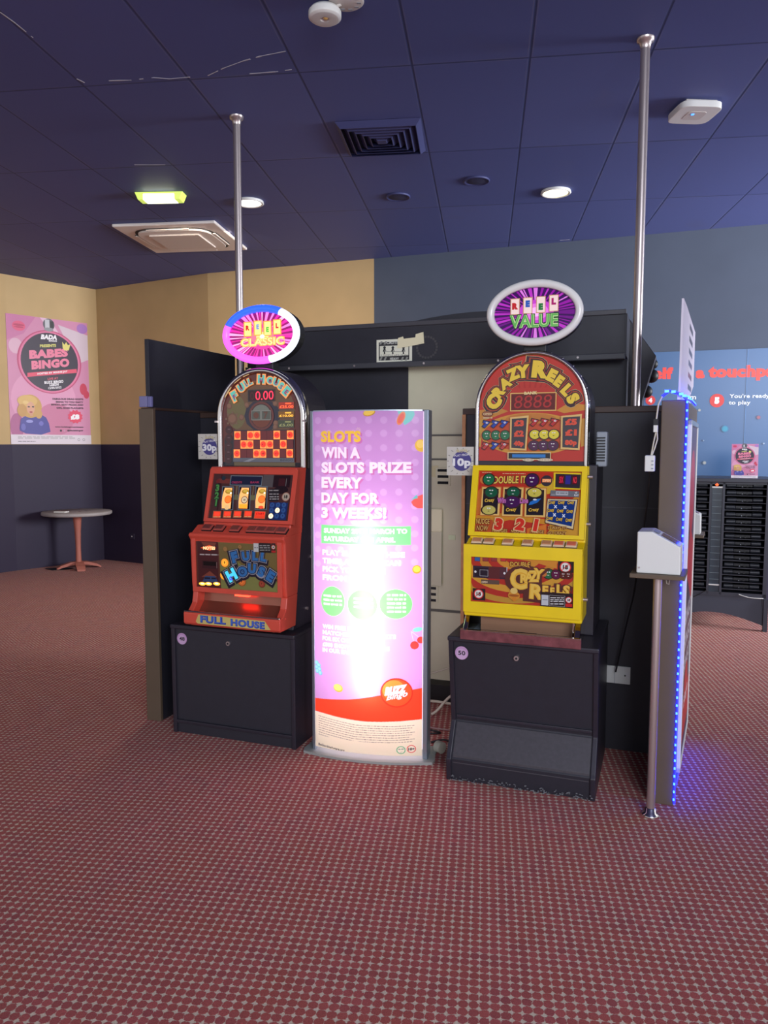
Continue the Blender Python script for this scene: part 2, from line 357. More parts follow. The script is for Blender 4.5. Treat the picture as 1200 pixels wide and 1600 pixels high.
def carpet():
    m = bpy.data.materials.new('red_dotted_carpet'); m.use_nodes = True; nt = m.node_tree; N = nt.nodes; Lk = nt.links
    b = N['Principled BSDF']; b.inputs['Roughness'].default_value = 0.95; b.inputs['Specular IOR Level'].default_value = 0.1
    b.inputs['Sheen Weight'].default_value = 0.10; b.inputs['Sheen Roughness'].default_value = 0.5; b.inputs['Sheen Tint'].default_value = (1, .86, .86, 1)
    tc, M, u, v = grid_nodes(nt, 7.5, 0.0285, 0.0285)
    wn = N.new('ShaderNodeTexNoise'); wn.inputs['Scale'].default_value = 170; wn.inputs['Detail'].default_value = 4; Lk.new(tc.outputs['Object'], wn.inputs['Vector'])
    ws = N.new('ShaderNodeSeparateColor'); Lk.new(wn.outputs['Color'], ws.inputs[0])
    u2 = M('ADD', u, M('MULTIPLY', M('SUBTRACT', ws.outputs[0], .5), .42)); v2 = M('ADD', v, M('MULTIPLY', M('SUBTRACT', ws.outputs[1], .5), .42))
    cx = M('SUBTRACT', .5, M('ABSOLUTE', M('SUBTRACT', M('FRACT', u2), .5))); cy = M('SUBTRACT', .5, M('ABSOLUTE', M('SUBTRACT', M('FRACT', v2), .5)))
    ast = M('ADD', M('POWER', cx, .62), M('POWER', cy, .62))
    star = M('SUBTRACT', 1.0, ramp(M, ast, .52, .68))
    thin = M('SUBTRACT', 1.0, ramp(M, M('MINIMUM', cx, cy), .012, .045))
    star = M('MAXIMUM', star, M('MULTIPLY', thin, M('MULTIPLY', ramp(M, ws.outputs[2], .40, .58), .75)))
    cell = N.new('ShaderNodeTexWhiteNoise'); cell.noise_dimensions = '2D'; cb = N.new('ShaderNodeCombineXYZ')
    Lk.new(M('FLOOR', u), cb.inputs[0]); Lk.new(M('FLOOR', v), cb.inputs[1]); Lk.new(cb.outputs[0], cell.inputs['Vector'])
    fz = N.new('ShaderNodeTexNoise'); fz.inputs['Scale'].default_value = 420; fz.inputs['Detail'].default_value = 2; Lk.new(tc.outputs['Object'], fz.inputs['Vector'])
    big = N.new('ShaderNodeTexNoise'); big.inputs['Scale'].default_value = 5; big.inputs['Detail'].default_value = 3; Lk.new(tc.outputs['Object'], big.inputs['Vector'])
    red = mixc(nt, cell.outputs['Value'], rgb(CARPET_A), rgb(CARPET_B))
    red = mixc(nt, ramp(M, big.outputs['Fac'], .35, .7), red, rgb(CARPET_C))
    red = mixc(nt, M('MULTIPLY', ramp(M, fz.outputs['Fac'], .52, .66), .55), red, rgb((70, 32, 36)))
    bei = mixc(nt, fz.outputs['Fac'], rgb((168, 150, 132)), rgb((246, 230, 206)))
    c = mixc(nt, star, red, bei); Lk.new(c, b.inputs['Base Color'])
    bp = N.new('ShaderNodeBump'); bp.inputs['Strength'].default_value = .5; bp.inputs['Distance'].default_value = .004
    Lk.new(M('ADD', fz.outputs['Fac'], M('MULTIPLY', star, -.4)), bp.inputs['Height']); Lk.new(bp.outputs[0], b.inputs['Normal'])
    return m


def ceiling_mat():
    m = bpy.data.materials.new('navy_ceiling_tiles'); m.use_nodes = True; nt = m.node_tree; N = nt.nodes; Lk = nt.links
    b = N['Principled BSDF']; b.inputs['Roughness'].default_value = 0.62; b.inputs['Specular IOR Level'].default_value = 0.35
    tc, M, u, v = grid_nodes(nt, 7.5, 0.6, 1.2, 0.2, 4.14)
    wb_ = N.new('ShaderNodeTexNoise'); wb_.inputs['Scale'].default_value = 2.2; wb_.inputs['Detail'].default_value = 5; Lk.new(tc.outputs['Object'], wb_.inputs['Vector'])
    eu = M('MULTIPLY', M('SUBTRACT', .5, M('ABSOLUTE', M('SUBTRACT', M('FRACT', u), .5))), .6)
    ev = M('MULTIPLY', M('SUBTRACT', .5, M('ABSOLUTE', M('SUBTRACT', M('FRACT', v), .5))), 1.2)
    ed = M('MINIMUM', eu, ev); groove = M('SUBTRACT', 1.0, ramp(M, ed, .003, .008)); lip = M('MULTIPLY', M('SUBTRACT', 1.0, ramp(M, M('ABSOLUTE', M('SUBTRACT', ed, .011)), .001, .004)), ramp(M, wb_.outputs['Fac'], .45, .6))
    cell = N.new('ShaderNodeTexWhiteNoise'); cell.noise_dimensions = '2D'; cb = N.new('ShaderNodeCombineXYZ')
    Lk.new(M('FLOOR', u), cb.inputs[0]); Lk.new(M('FLOOR', v), cb.inputs[1]); Lk.new(cb.outputs[0], cell.inputs['Vector'])
    base = mixc(nt, cell.outputs['Value'], rgb(CEIL_A), rgb(CEIL_B))
    base = mixc(nt, M('MULTIPLY', ramp(M, wb_.outputs['Fac'], .62, .80), .35), base, rgb((96, 98, 130)))
    c = mixc(nt, groove, base, rgb((58, 66, 108))); c = mixc(nt, M('MULTIPLY', lip, .55), c, rgb((120, 122, 150)))
    Lk.new(c, b.inputs['Base Color'])
    bp = N.new('ShaderNodeBump'); bp.inputs['Strength'].default_value = .3; bp.inputs['Distance'].default_value = .004
    Lk.new(M('MULTIPLY', groove, -1.0), bp.inputs['Height']); Lk.new(bp.outputs[0], b.inputs['Normal'])
    return m


def dado_mat(name, top, low, z):
    m = bpy.data.materials.new(name); m.use_nodes = True; nt = m.node_tree; N = nt.nodes; Lk = nt.links
    b = N['Principled BSDF']; b.inputs['Roughness'].default_value = 0.55; b.inputs['Specular IOR Level'].default_value = 0.3
    tc = N.new('ShaderNodeTexCoord'); sp = N.new('ShaderNodeSeparateXYZ'); Lk.new(tc.outputs['Object'], sp.inputs[0])
    n = N.new('ShaderNodeMath'); n.operation = 'GREATER_THAN'; n.inputs[1].default_value = z; Lk.new(sp.outputs[2], n.inputs[0])
    ns = N.new('ShaderNodeTexNoise'); ns.inputs['Scale'].default_value = 3; Lk.new(tc.outputs['Object'], ns.inputs['Vector'])
    t = mixc(nt, ns.outputs['Fac'], rgb([v*.95 for v in top]), rgb([min(255, v*1.05) for v in top]))
    Lk.new(mixc(nt, n.outputs[0], rgb(low), t), b.inputs['Base Color']); return m
M_WALLY = dado_mat('ochre_wall_paint_dark_dado', (202, 172, 124), (50, 42, 64), 1.497)
M_WALLN = dado_mat('slate_wall_paint', (80, 88, 104), (62, 60, 78), 0.9)

def struct(name, mb, off=(0, 0, 0)):
    o = mb.build(name, None, off); o['kind'] = 'structure'; return o
struct('floor', MB().box(-9, 8.5, -6, 11.5, -.12, 0, carpet()))
struct('ceiling', MB().box(-9, 8.5, -6, 11.5, 3.45, 3.57, ceiling_mat()))
def wall(name, p, q, m, th=.12, z1=3.45):   # p -> q with the room on the right hand side of the walk
    p = Vector((p[0], p[1], 0)); q = Vector((q[0], q[1], 0)); d = (q-p).normalized(); n = Vector((-d.y, d.x, 0))*th
    mb = MB(); vs = [p, q, q+n, p+n]; mb.prism([(v.x, v.y) for v in vs], 0, z1, m, axis='z'); return struct(name, mb)
cR = G.w(4.6, 7.77, 0); cB = G.w(-2.94, 7.77, 0); cY = G.w(-4.98, 7.77, 0); cL = (-3.648, 9.93); lw = (-4.37, 9.056)
wall('wall_left', lw, cL, M_WALLY); wall('wall_left_near', (-9.0, 2.4), lw, M_WALLY)
wall('wall_back_left', cL, cY, M_WALLY); wall('wall_back_middle', cY, cB, M_WALLY); wall('wall_back', cB, cR, M_WALLN)

# flaked paint: thin pale scratches along the tile joints of the ceiling
scr = mat('flaked_paint', (190, 188, 196), 0.8)
mb = MB()
rs_ = random.Random(11)
for run in SCRATCHES:
    for (a, b_, wd) in run:
        a = Vector((a[0], a[1])); b_ = Vector((b_[0], b_[1])); d = (b_-a); L_ = d.length; d.normalize(); n = Vector((-d.y, d.x)); x = 0.0; wa = wd*.5
        while x < L_:
            e = min(L_, x + rs_.uniform(.015, .05)); wb2 = wd*rs_.uniform(.3, 1.0)
            if rs_.random() > .12: mb.prism([tuple(a+d*x+n*wa/2), tuple(a+d*e+n*wb2/2), tuple(a+d*e-n*wb2/2), tuple(a+d*x-n*wa/2)], 3.4485, 3.4505, scr, axis='z')
            x = e; wa = wb2
o = mb.build('ceiling_scratch', bpy.data.objects['ceiling']); o['kind'] = 'structure'
mb = MB()

# wall socket low on the back left wall

# ------------------------------------------------------------------ partitions of the island
zt = 1.68
t = Thing('divider_panel', 'brown edged black divider panel at the left end of the island', 'partition', G, (-2.565, 3.395, 0), 'island dividers')
t.part('panel', MB().box(-2.61, -2.528, 3.412, 4.35, 0, zt, M_BLACK2))
t.part('edge_strip', MB().box(-2.612, -2.522, 3.392, 3.414, 0, zt+.006, M_BROWN, .003).box(-2.612, -2.522, 3.412, 4.35, zt-.002, zt+.012, M_BROWND, .003), label='brown laminate edge')
t = Thing('divider_panel', 'black divider panel behind the red machine, its top edge brown', 'partition', G, (-1.98, 3.84, 0), 'island dividers')
t.part('panel', MB().box(-2.528, -1.433, 3.842, 4.06, 0, zt-.03, M_BLACK2))
t.part('edge_strip', MB().box(-2.528, -1.433, 3.835, 4.06, zt-.03, zt, M_BROWND, .003), label='brown top edge')
t = Thing('divider_panel', 'black divider panel behind the yellow machine with a raw wood edge', 'partition', G, (-.45, 3.84, 0), 'island dividers')
t.part('panel', MB().box(-.955, .03, 3.842, 4.14, 0, zt-.03, M_BLACK2))
t.part('seam', MB().box(-.953, .03, 3.8405, 3.8425, 1.195, 1.199, mat('seam_grey', (70, 68, 76), .5)))
t.part('edge_strip', MB().box(-.97, .03, 3.832, 4.14, zt-.03, zt, M_BROWND, .003), label='brown top edge')
t.part('wood_edge', MB().box(-.972, -.953, 3.832, 3.90, 0, zt-.03, M_WOOD, .002), label='raw wood edge strip')
t = Thing('divider_panel', 'thick brown divider panel at the right end of the island, edged with blue lights', 'partition', SL, (0, 0, 0), 'island dividers')
t.part('panel', MB().box(-.05, .045, 0, 1.0, 0, 1.675, M_BROWN, .004))
M_LED = mat('blue_led', (40, 70, 255), .3, emit=26, ecol=(24, 52, 255)); M_LEDT = mat('led_tape', (90, 100, 220), .3, emit=9, ecol=(3, 4, 255))
led = MB()
path = [(.049, -.006, .015), (.049, -.006, .8), (.047, -.006, 1.672), (.047, .3, 1.687), (.047, .72, 1.687)]
led.tube(path, .004, M_LEDT, 6)
led.tube([(.053, .0, .098), (.053, .72, .098)], .004, mat('led_tape_low', (90, 100, 220), .3, emit=45, ecol=(2, 3, 255)), 6)
for i in range(50): led.box(.0435, .0505, -.0125, -.008, .03+i*.0333, .039+i*.0333, M_LED)
for i in range(20): led.box(.0435, .0505, .01+i*.0355, .022+i*.0355, 1.688, 1.693, M_LED)
top = [(-.048, -.004, 1.69), (-.02, -.012, 1.712), (.0, -.014, 1.703), (.02, -.016, 1.70), (.035, -.012, 1.685), (.047, -.006, 1.672)]
led.tube(top, .005, M_LEDT, 6)
for p in ((-.03, -.014, 1.710), (-.005, -.02, 1.707), (.024, -.022, 1.697), (.036, -.018, 1.690)): led.box(p[0]-.008, p[0]+.008, p[1]-.004, p[1]+.002, p[2]-.005, p[2]+.005, M_LED)
single('led_strip', led, 'blue LED light strip running up and over the brown end panel', 'light strip', SL, (.047, 0, 0))
cb = MB().tube([(-.048, -.006, 1.69), (-.06, -.02, 1.66), (-.066, -.02, 1.60)], .0035, M_CABLE_W).box(-.076, -.058, -.03, -.012, 1.575, 1.60, M_RUBBER).box(-.075, -.059, -.03, -.012, 1.548, 1.575, M_WHITE)
cb.tube([(-.066, -.02, 1.55), (-.075, -.02, 1.50), (-.082, -.022, 1.452)], .003, M_CABLE_W).tube([(-.062, -.02, 1.55), (-.06, -.016, 1.52), (-.07, -.02, 1.48), (-.08, -.02, 1.452)], .003, M_CABLE_W)
t = Thing('power_adapter', 'small white power adapter hanging on its white lead beside the brown end panel', 'adapter', SL, (-.083, -.02, 1.39))
t.part('adapter_body', MB().box(-.104, -.066, -.04, -.004, 1.39, 1.455, M_WHITE, .004).box(-.078, -.07, -.0425, -.039, 1.40, 1.405, M_GREYPL).box(-.078, -.07, -.0425, -.039, 1.415, 1.42, M_GREYPL).box(-.078, -.07, -.0425, -.039, 1.43, 1.435, M_GREYPL))
t.part('lead', cb)
t.part('low_lead', MB().tube([(-0.078, -0.020, 1.448), (-0.101, 0.100, 1.269), (-0.132, 0.240, 1.061), (-0.174, 0.360, 0.807), (-0.230, 0.450, 0.554), (-0.258, 0.472, 0.404)], .0035, M_CABLE_B), label='black lead')

# boards standing on top of the dividers
single('black_board', MB().box(-2.585, -2.56, 3.42, 4.29, zt+.014, 2.05, M_BLACK2, .002), 'tall black board standing on the left divider panel', 'board', G, (-2.57, 3.85, zt+.014))
single('plastic_block', MB().box(-2.612, -2.562, 3.397, 3.417, zt+.014, zt+.072, mat('lilac_plastic', (128, 126, 170), .5), .004).box(-2.56, -2.535, 3.398, 3.416, zt+.014, zt+.07, mat('lilac_plastic2', (116, 116, 165), .5), .004), 'small lilac plastic block on the top corner of the left divider', 'block', G, (-2.58, 3.405, zt+.014))
bd = MB().prism([(-.005, 1.7035), (.02, 2.075), (.25, 2.08), (1.05, 2.075), (1.05, 1.80), (.72, 1.7235)], .012, .020, mat('white_card', (214, 206, 222), .5))
t = Thing('info_board', 'thin white printed card standing edge on along the brown end panel', 'board', SL, (.016, .5, 1.68))
t.part('card', bd)
A = Art((.0202, -.02, 1.68), (0, 1.06, 0), (0, 0, .40))
rd = random.Random(3)
for k in range(6): A.rect((.5, .18+k*.135), (.78, .24+k*.135), (96, 92, 110))
t.part('print', A.mesh())
single('card_rail', MB().box(.008, .024, .0, .72, 1.676, 1.702, M_WHITE, .002), 'slim white rail holding the printed card on the brown end panel', 'rail', SL, (.016, .36, 1.676))

# poster frame on the aisle side of the brown end panel
t = Thing('framed_poster', 'tall white framed poster on the aisle side of the brown end panel', 'poster', SL, (.06, .4, .12))
fr = MB(); x0, x1 = .046, .064
fr.box(x0, x1, .075, .10, .115, 1.60, M_WHITE, .004).box(x0, x1, .70, .725, .115, 1.60, M_WHITE, .004).box(x0, x1, .075, .725, .115, .14, M_WHITE, .004).box(x0, x1, .075, .725, 1.575, 1.60, M_SILVER, .004)
t.part('frame', fr)
A = Art((.059, .1, .14), (0, .6, 0), (0, 0, 1.435))
A.rect((0, 0), (1, 1), (58, 58, 84)); A.rect((0, .62), (1, 1), (96, 60, 84)); A.ell((.5, .80), (.86, .93), (206, 60, 70)); A.poly([(0, .58), (.5, .50), (.9, .42), (1, .46), (1, .62), (.4, .70)], (206, 52, 60))
for k in range(3): A.text('BINGO', (.12, .40-k*.075), (.88, .40-k*.075), (.12, .45-k*.075), (220, 220, 226))
A.rect((0, .0), (1, .17), (206, 42, 48)); A.circ((.5, .15), .16, (214, 44, 48)); A.text('Bingo', (.25, .125), (.8, .125), (.25, .175), (250, 235, 235)); A.rect((0, 0), (1, .04), (60, 56, 84))
t.part('print', A.mesh())

# ticket terminals on pole shelves at both ends of the brown panel
def terminal(lab, slab_lab, y0, x0, pole):
    d = x0
    sh = Thing('shelf_stand', slab_lab, 'stand', SL, (d-.034, y0+.10, 0), 'terminal stands')
    sh.part('shelf', MB().box(d-.131, d+.07, y0-.02, y0+.19, .983, 1.0, M_BROWN, .002))
    if pole:
        sh.part('pole', MB().cyl((d-.034, y0+.076, .0), (d-.034, y0+.076, .984), .0165, M_STEEL, 24))
        sh.part('floor_flange', MB().lathe((d-.034, y0+.076, 0), [(.034, 0), (.034, .006), (.022, .012), (.02, .03), (.0168, .032)], M_CHROME))
        sh.part('hook', MB().tube([(d-.005, y0+.076, .984), (d+.0, y0+.07, .955), (d+.008, y0+.07, .95), (d+.012, y0+.076, .984)], .002, M_CABLE_W), label='thin wire loop')
    else: sh.part('bracket', MB().box(d-.131, d-.02, y0+.16, y0+.19, .85, .983, M_BROWN))
    tm = Thing('ticket_terminal', lab, 'terminal', SL, (d-.03, y0+.08, 1.0), 'white sloping terminals')
    prof = [(d-.108, 1.001), (d-.108, 1.162), (d-.055, 1.164), (d+.05, 1.108), (d+.052, 1.001)]
    tm.part('case', MB().prism(prof, y0, y0+.155, M_WHITE, axis='y', bev=.004))
    k = MB()
    dv = Vector((.105, 0, -.056)); o = Vector((d-.055, 0, 1.1665))
    for (a, b_, c0, c1, mm) in ((.05, .24, .03, .12, M_GREYPL), (.32, .9, .03, .125, mat('screen_glass', (120, 96, 92), .15))):
        p = [o + dv*a, o + dv*b_]
        k.add([(p[0].x, y0+c0, p[0].z), (p[1].x, y0+c0, p[1].z), (p[1].x, y0+c1, p[1].z), (p[0].x, y0+c1, p[0].z)], [(0, 1, 2, 3)], mm)
    tm.part('screen', k)
    tm.part('lock', MB().cyl((d-.098, y0-.002, 1.022), (d-.098, y0+.004, 1.022), .004, M_STEEL, 12))
terminal('white sloping ticket terminal on the near pole shelf before the brown end panel', 'brown shelf on a steel floor pole before the brown end panel', -.19, 0, True)
terminal('white sloping ticket terminal beyond the far end of the framed poster', 'brown shelf beyond the far end of the framed poster', 1.27, .02, False)

# steel poles from the dividers up to the ceiling
for (u, v, lab) in ((-2.463, 4.19, 'polished steel pole rising from behind the red machine to the ceiling'), (-.145, 4.09, 'polished steel pole rising from the black divider right of the yellow machine')):
    p = G.w(u, v, 0)
    t = Thing('steel_pole', lab, 'pole', G, (u, v, zt), 'ceiling poles')
    t.part('pole', MB().cyl((u, v, zt - (.0 if u > -1 else 1.0)), (u, v, 3.44), .0225, M_STEEL, 28))
    t.part('ceiling_flange', MB().lathe((u, v, 3.40), [(.024, 0), (.028, .03), (.04, .035), (.042, .05)], M_STEEL))

# socket plate on the black divider
t = Thing('wall_socket', 'white double socket plate on the black divider right of the yellow machine base', 'socket', G, SOCK)
u, v, z = SOCK
t.part('plate', MB().box(u-.07, u+.075, v-.012, v, z-.043, z+.043, M_WHITE, .003).box(u+.001, u+.003, v-.0125, v-.011, z-.043, z+.043, M_GREYPL))
t.part('screw', MB().cyl((u-.045, v-.0135, z), (u-.045, v-.011, z), .004, M_RUBBER, 10)); t.part('screw', MB().cyl((u+.05, v-.0135, z), (u+.05, v-.011, z), .004, M_RUBBER, 10))

# ------------------------------------------------------------------ the cabinet standing back to back behind the island
v0, VP = 4.20, 4.32
t = Thing('gaming_cabinet', 'wide black gaming cabinet standing with its cream back towards the slot machines', 'cabinet', G, (-1.15, 4.5, 0))
t.part('head', MB().box(-2.42, -.20, v0, 4.55, 1.955, 2.17, M_BLACK2))
t.part('top_rim', MB().box(-2.42, -.205, v0-.012, v0+.03, 2.165, 2.19, mat('dark_grey_trim', (70, 68, 74), .45), .003))
rl = MB().box(-2.42, -.205, v0-.03, v0+.02, 1.935, 1.967, mat('dark_grey_trim2', (66, 66, 72), .45), .004)
t.part('rail', rl)
for k in range(5): t.part('screw', MB().cyl((-2.12+k*.42, v0-.034, 1.951), (-2.12+k*.42, v0-.028, 1.951), .006, M_STEEL, 10))
arc = [(-1.62+1.25*i/24, 2.165 + .075*math.sin(math.pi*i/24)) for i in range(25)]
t.part('crest', MB().prism(arc, v0+.10, v0+.30, M_BLACK2, axis='y'), label='low curved crest')
WING = [(-.215, 2.195), (-.207, 2.199), (-.145, 2.108), (-.058, 1.985), (-.124, 1.745), (-.130, 1.60), (-.215, 1.60)]
t.part('side_wing', MB().prism(WING, 4.56, 4.86, M_BLACK, axis='y', bev=.004))
for (u, v, z, r) in ((-.078, 4.70, 1.955, .030), (-.082, 4.72, 1.89, .040), (-.108, 4.70, 1.80, .036)): t.part('knob', MB().ball((u, v, z), r, M_RUBBER))
for u in (-2.06, -1.94): t.part('knob', MB().ball((u, v0+.2, 2.175), .045, M_RUBBER))
t.part('back_panel', MB().box(-1.42, -.62, VP, 4.5, .04, 1.95, M_CREAM).box(-1.42, -.62, VP-.006, VP, 1.407, 1.417, mat('groove_grey', (96, 94, 86), .6)).box(-1.42, -.62, VP-.006, VP, 1.546, 1.556, mat('groove_grey', (96, 94, 86), .6)).box(-1.42, -.62, VP-.006, VP, .512, .527, mat('groove_grey', (96, 94, 86), .6)))
t.part('back_panel', MB().box(-2.42, -1.42, VP-.002, 4.5, .10, 1.95, M_BLACK2), label='black back panel, in part put in for shade')  # black next to the cream stands in for shading on that back
t.part('back_panel', MB().box(-.62, -.20, VP-.002, 4.5, .10, 1.95, M_BLACK2), label='black back panel, in part put in for shade')
t.part('plinth', MB().box(-2.16, -.22, v0+.02, 4.55, 0, .10, M_DARK))
def vent(u, z):
    g = MB().box(u-.045, u+.045, VP-.006, VP, z-.052, z+.052, M_CREAM, .002)
    for k in range(3): g.prism([(VP-.012, z-.04+k*.036), (VP-.006, z-.028+k*.036), (VP-.006, z-.044+k*.036)], u-.032, u+.032, M_RUBBER, 'x')
    return g
t.part('vent', vent(-1.205, 1.312)); t.part('vent', vent(-1.275, .615))
ho = MB(); hc = CS(805,470)
for k in range(22):
    q = 2*math.pi*k/22; ho.box(hc[0]+.058*math.cos(q)-.006, hc[0]+.058*math.cos(q)+.006, v0-.003, v0, hc[1]+.058*math.sin(q)-.006, hc[1]+.058*math.sin(q)+.006, mat('worn_grey', (76, 74, 76), .6))
t.part('speaker_grille', ho)

# caution sheet and tape on the cabinet head
t = Thing('caution_sign', 'white CAUTION lifting sign taped to the black cabinet head between the machines', 'sign', G, (-1.53, v0, 2.03))
(a0, a1), (a2, a3) = CS(215,680), CS(630,365)
t.part('sheet', MB().box(a0, a2, v0-.002, v0, a1, a3, mat('sheet_paper', (240, 238, 218), .7)))
A = Art((0, v0-.0021, 0), (1, 0, 0), (0, 0, 1))
A.rect(CS(240,628), CS(598,398), (52, 50, 52)); A.rect(CS(252,578), CS(588,442), (236, 234, 214))
for k in range(7):
    x = 246+k*50
    if not (100 < x-215 < 260): A.poly([CS(x,438), CS(x+22,438), CS(x+40,400), CS(x+18,400)], (150, 150, 142))
    if not (120 < x-215 < 260): A.poly([CS(x,625), CS(x+22,625), CS(x+40,584), CS(x+18,584)], (150, 150, 142))
A.text('CAUTION', CS(330,434), CS(525,430), CS(330,400), (225, 225, 215)); A.text('HEAVY', CS(372,620), CS(476,620), CS(372,590), (225, 225, 215))
A.text('3 PEOPLE LIFT 75 Kg', CS(262,574), CS(580,570), CS(262,556), (50, 50, 50), bold=.0)
for cx in (308, 405, 530):
    A.circ(CS(cx,474), .008, (40, 40, 42)); A.poly([CS(cx-22,520), CS(cx-8,484), CS(cx+8,484), CS(cx+22,520), CS(cx+6,524), CS(cx+8,550), CS(cx-8,550), CS(cx-8,524)], (40, 40, 42)); A.poly([CS(cx-3,520), CS(cx+6,500), CS(cx+20,520)], (190, 190, 176))
A.line(CS(330,522), CS(510,522), .002, (110, 110, 104))
t.part('print', A.mesh(.6, 3e-5))
A2 = MB(); P = [CS(458,485), CS(470,362), CS(528,345), CS(535,372), CS(672,355), CS(675,318), CS(765,292), CS(775,425), CS(600,460)]
single('masking_tape', A2.prism([p for p in P], v0-.007, v0-.0055, mat('masking_tape_paper', (240, 230, 192), .7), axis='y'), 'torn cream masking tape stuck across the corner of the caution sign', 'tape', G, (-1.4, v0, 2.08))
# pouch, tape square and sticky note on the cream back
t = Thing('document_pouch', 'cream folder with a clear plastic sleeve hanging on the cream cabinet back', 'pouch', G, (-1.29, VP-.02, .69))
t.part('folder', MB().box(-1.45, -1.205, VP-.022, VP-.004, 0.988, 1.124, mat('folder_cream', (244, 236, 200), .6), .012))
sl = MB(); ys = [VP-.03, VP-.012, VP-.034, VP-.01, VP-.026]
sl.add([(-1.45+.061*i, y_, z_) for z_ in (.669, .99) for i, y_ in enumerate(ys)] , [(i, i+1, i+6, i+5) for i in range(4)], mat('clear_sleeve', (222, 216, 190), .25))
t.part('sleeve', sl)
single('tape_square', MB().box(-1.38, -1.235, VP-.004, VP-.0005, 1.31, 1.374, mat('tape_cream', (214, 204, 160), .6)), 'cream square of tape beside the upper vent on the cabinet back', 'tape', G, (-1.25, VP, 1.34))
single('sticky_note', MB().box(-1.17, -1.13, VP-.006, VP-.0005, .944, .972, mat('note_green', (216, 226, 186), .6)), 'small pale green sticker on the cream cabinet back', 'sticker', G, (-1.118, VP, .97))

# cables lying between the light box and the yellow machine
def cable(pts, r, m, lab, k): single('cable', MB().tube(pts, r, m, 8), lab, 'cable', G, tuple(pts[0]), 'loose cables behind the light box')
def sm(pts, n=6):
    out = []; P = [pts[0]] + list(pts) + [pts[-1]]
    for i in range(1, len(P)-2):
        for k in range(n):
            s_ = k/n; a, b_, c, d = [np.array(P[i+j]) for j in (-1, 0, 1, 2)]
            out.append(tuple(.5*((2*b_) + (c-a)*s_ + (2*a-5*b_+4*c-d)*s_*s_ + (3*b_-a-3*c+d)*s_**3)))
    return out + [tuple(pts[-1])]
cable(sm([(-1.42, 4.14, .01), (-1.2, 4.12, .035), (-1.05, 4.13, .025), (-.98, 4.14, .03)]), .008, M_CABLE_W, 'thick cream cable lying across the floor by the cabinet back', 0)
cable(sm([(-1.17, 3.98, .008), (-1.14, 4.0, .03), (-1.08, 4.04, .10), (-.98, 4.08, .16)]), .008, M_CABLE_W, 'cream cable curving up from the floor to the yellow machine', 1)
cable([(-1.42, 4.20, .10), (-1.2, 4.20, .185), (-.98, 4.20, .275)], .004, M_CABLE_W, 'thin white lead stretched straight above the floor cables', 2)
cable(sm([(-1.5, 3.80, .006), (-1.25, 3.81, .006), (-1.05, 3.79, .006), (-.90, 3.82, .006)]), .005, mat('pink_cable', (150, 120, 118), .5), 'pinkish grey cable along the carpet by the light box', 3)
cable(sm([(-1.4, 3.70, .006), (-1.2, 3.70, .006), (-1.08, 3.72, .006), (-1.06, 3.75, .006), (-1.2, 3.77, .006)]), .005, M_CABLE_B, 'black cable looping on the carpet right of the light box', 4)
cable(sm([(-1.06, 3.60, .006), (-1.0, 3.62, .02), (-.94, 3.62, .01), (-.885, 3.62, .008)]), .005, M_CABLE_B, 'short black lead by the foot of the yellow machine base', 5)
cable(sm([(-.90, 3.80, 1.0), (-.905, 3.79, .75), (-.92, 3.78, .55), (-.925, 3.6, .50), (-.915, 3.45, .46), (-.888, 3.36, .40)]), .004, M_CABLE_B, 'black lead hanging down the side of the yellow machine base', 6)

# ------------------------------------------------------------------ slot machines
def arch(u0, u1, z0, z1, n=36, ins=0.0):
    c = (u0+u1)/2; r = (u1-u0)/2; zs = z1 - r*1.0; r2 = r-ins
    pts = [(c-r2, z0+ins), (c+r2, z0+ins)]
    for i in range(n+1):
        t = math.pi*i/n; pts.append((c + r2*math.cos(t), zs + r2*math.sin(t)))
    return pts
def arch_rim(mb, u0, u1, z0, z1, wd, y0, y1, m, n=40):
    c = (u0+u1)/2; r = (u1-u0)/2; zs = z1-r
    def path(q): return [(c+q, z0)] + [(c+q*math.cos(math.pi*i/n), zs+q*math.sin(math.pi*i/n)) for i in range(n+1)] + [(c-q, z0)]
    rings = [path(r), path(r-.25*wd), path(r-.75*wd), path(r-wd)]; ys = [y0+.008, y0, y0, y0+.008]
    L = len(rings[0]); vs = []; fs = []
    cols = [([(p[0], y1, p[1]) for p in rings[0]])] + [[(p[0], y_, p[1]) for p in q] for q, y_ in zip(rings, ys)] + [[(p[0], y1, p[1]) for p in rings[3]]]
    for q in cols: vs += q
    for j in range(len(cols)-1):
        for i in range(L-1): fs.append((j*L+i, j*L+i+1, (j+1)*L+i+1, (j+1)*L+i))
    return mb.add(vs, fs, m, True)
def on_plane(P, mb, a, b, d0, d1, m):
    # box lying on an inclined panel: a, b corners in fractions, d0..d1 metres out of the panel
    O, Sv, Tv = (Vector(q) for q in P); N = Sv.cross(Tv).normalized()
    vs = [O + Sv*x + Tv*y + N*d for d in (d0, d1) for y in (a[1], b[1]) for x in (a[0], b[0])]
    return mb.add(vs, [(0,2,3,1),(4,5,7,6),(0,1,5,4),(2,6,7,3),(0,4,6,2),(1,3,7,5)], m)
def window_frame(P, outer, m, d=.012, back=.03):
    # four rails round the glass; outer = margins (left, bottom, right, top) in fractions
    l, b, r, tp = outer; mb = MB()
    on_plane(P, mb, (-l, -b), (0, 1+tp), -back, d, m); on_plane(P, mb, (1, -b), (1+r, 1+tp), -back, d, m)
    on_plane(P, mb, (0, -b), (1, 0), -back, d, m); return on_plane(P, mb, (0, 1), (1, 1+tp), -back, d, m)
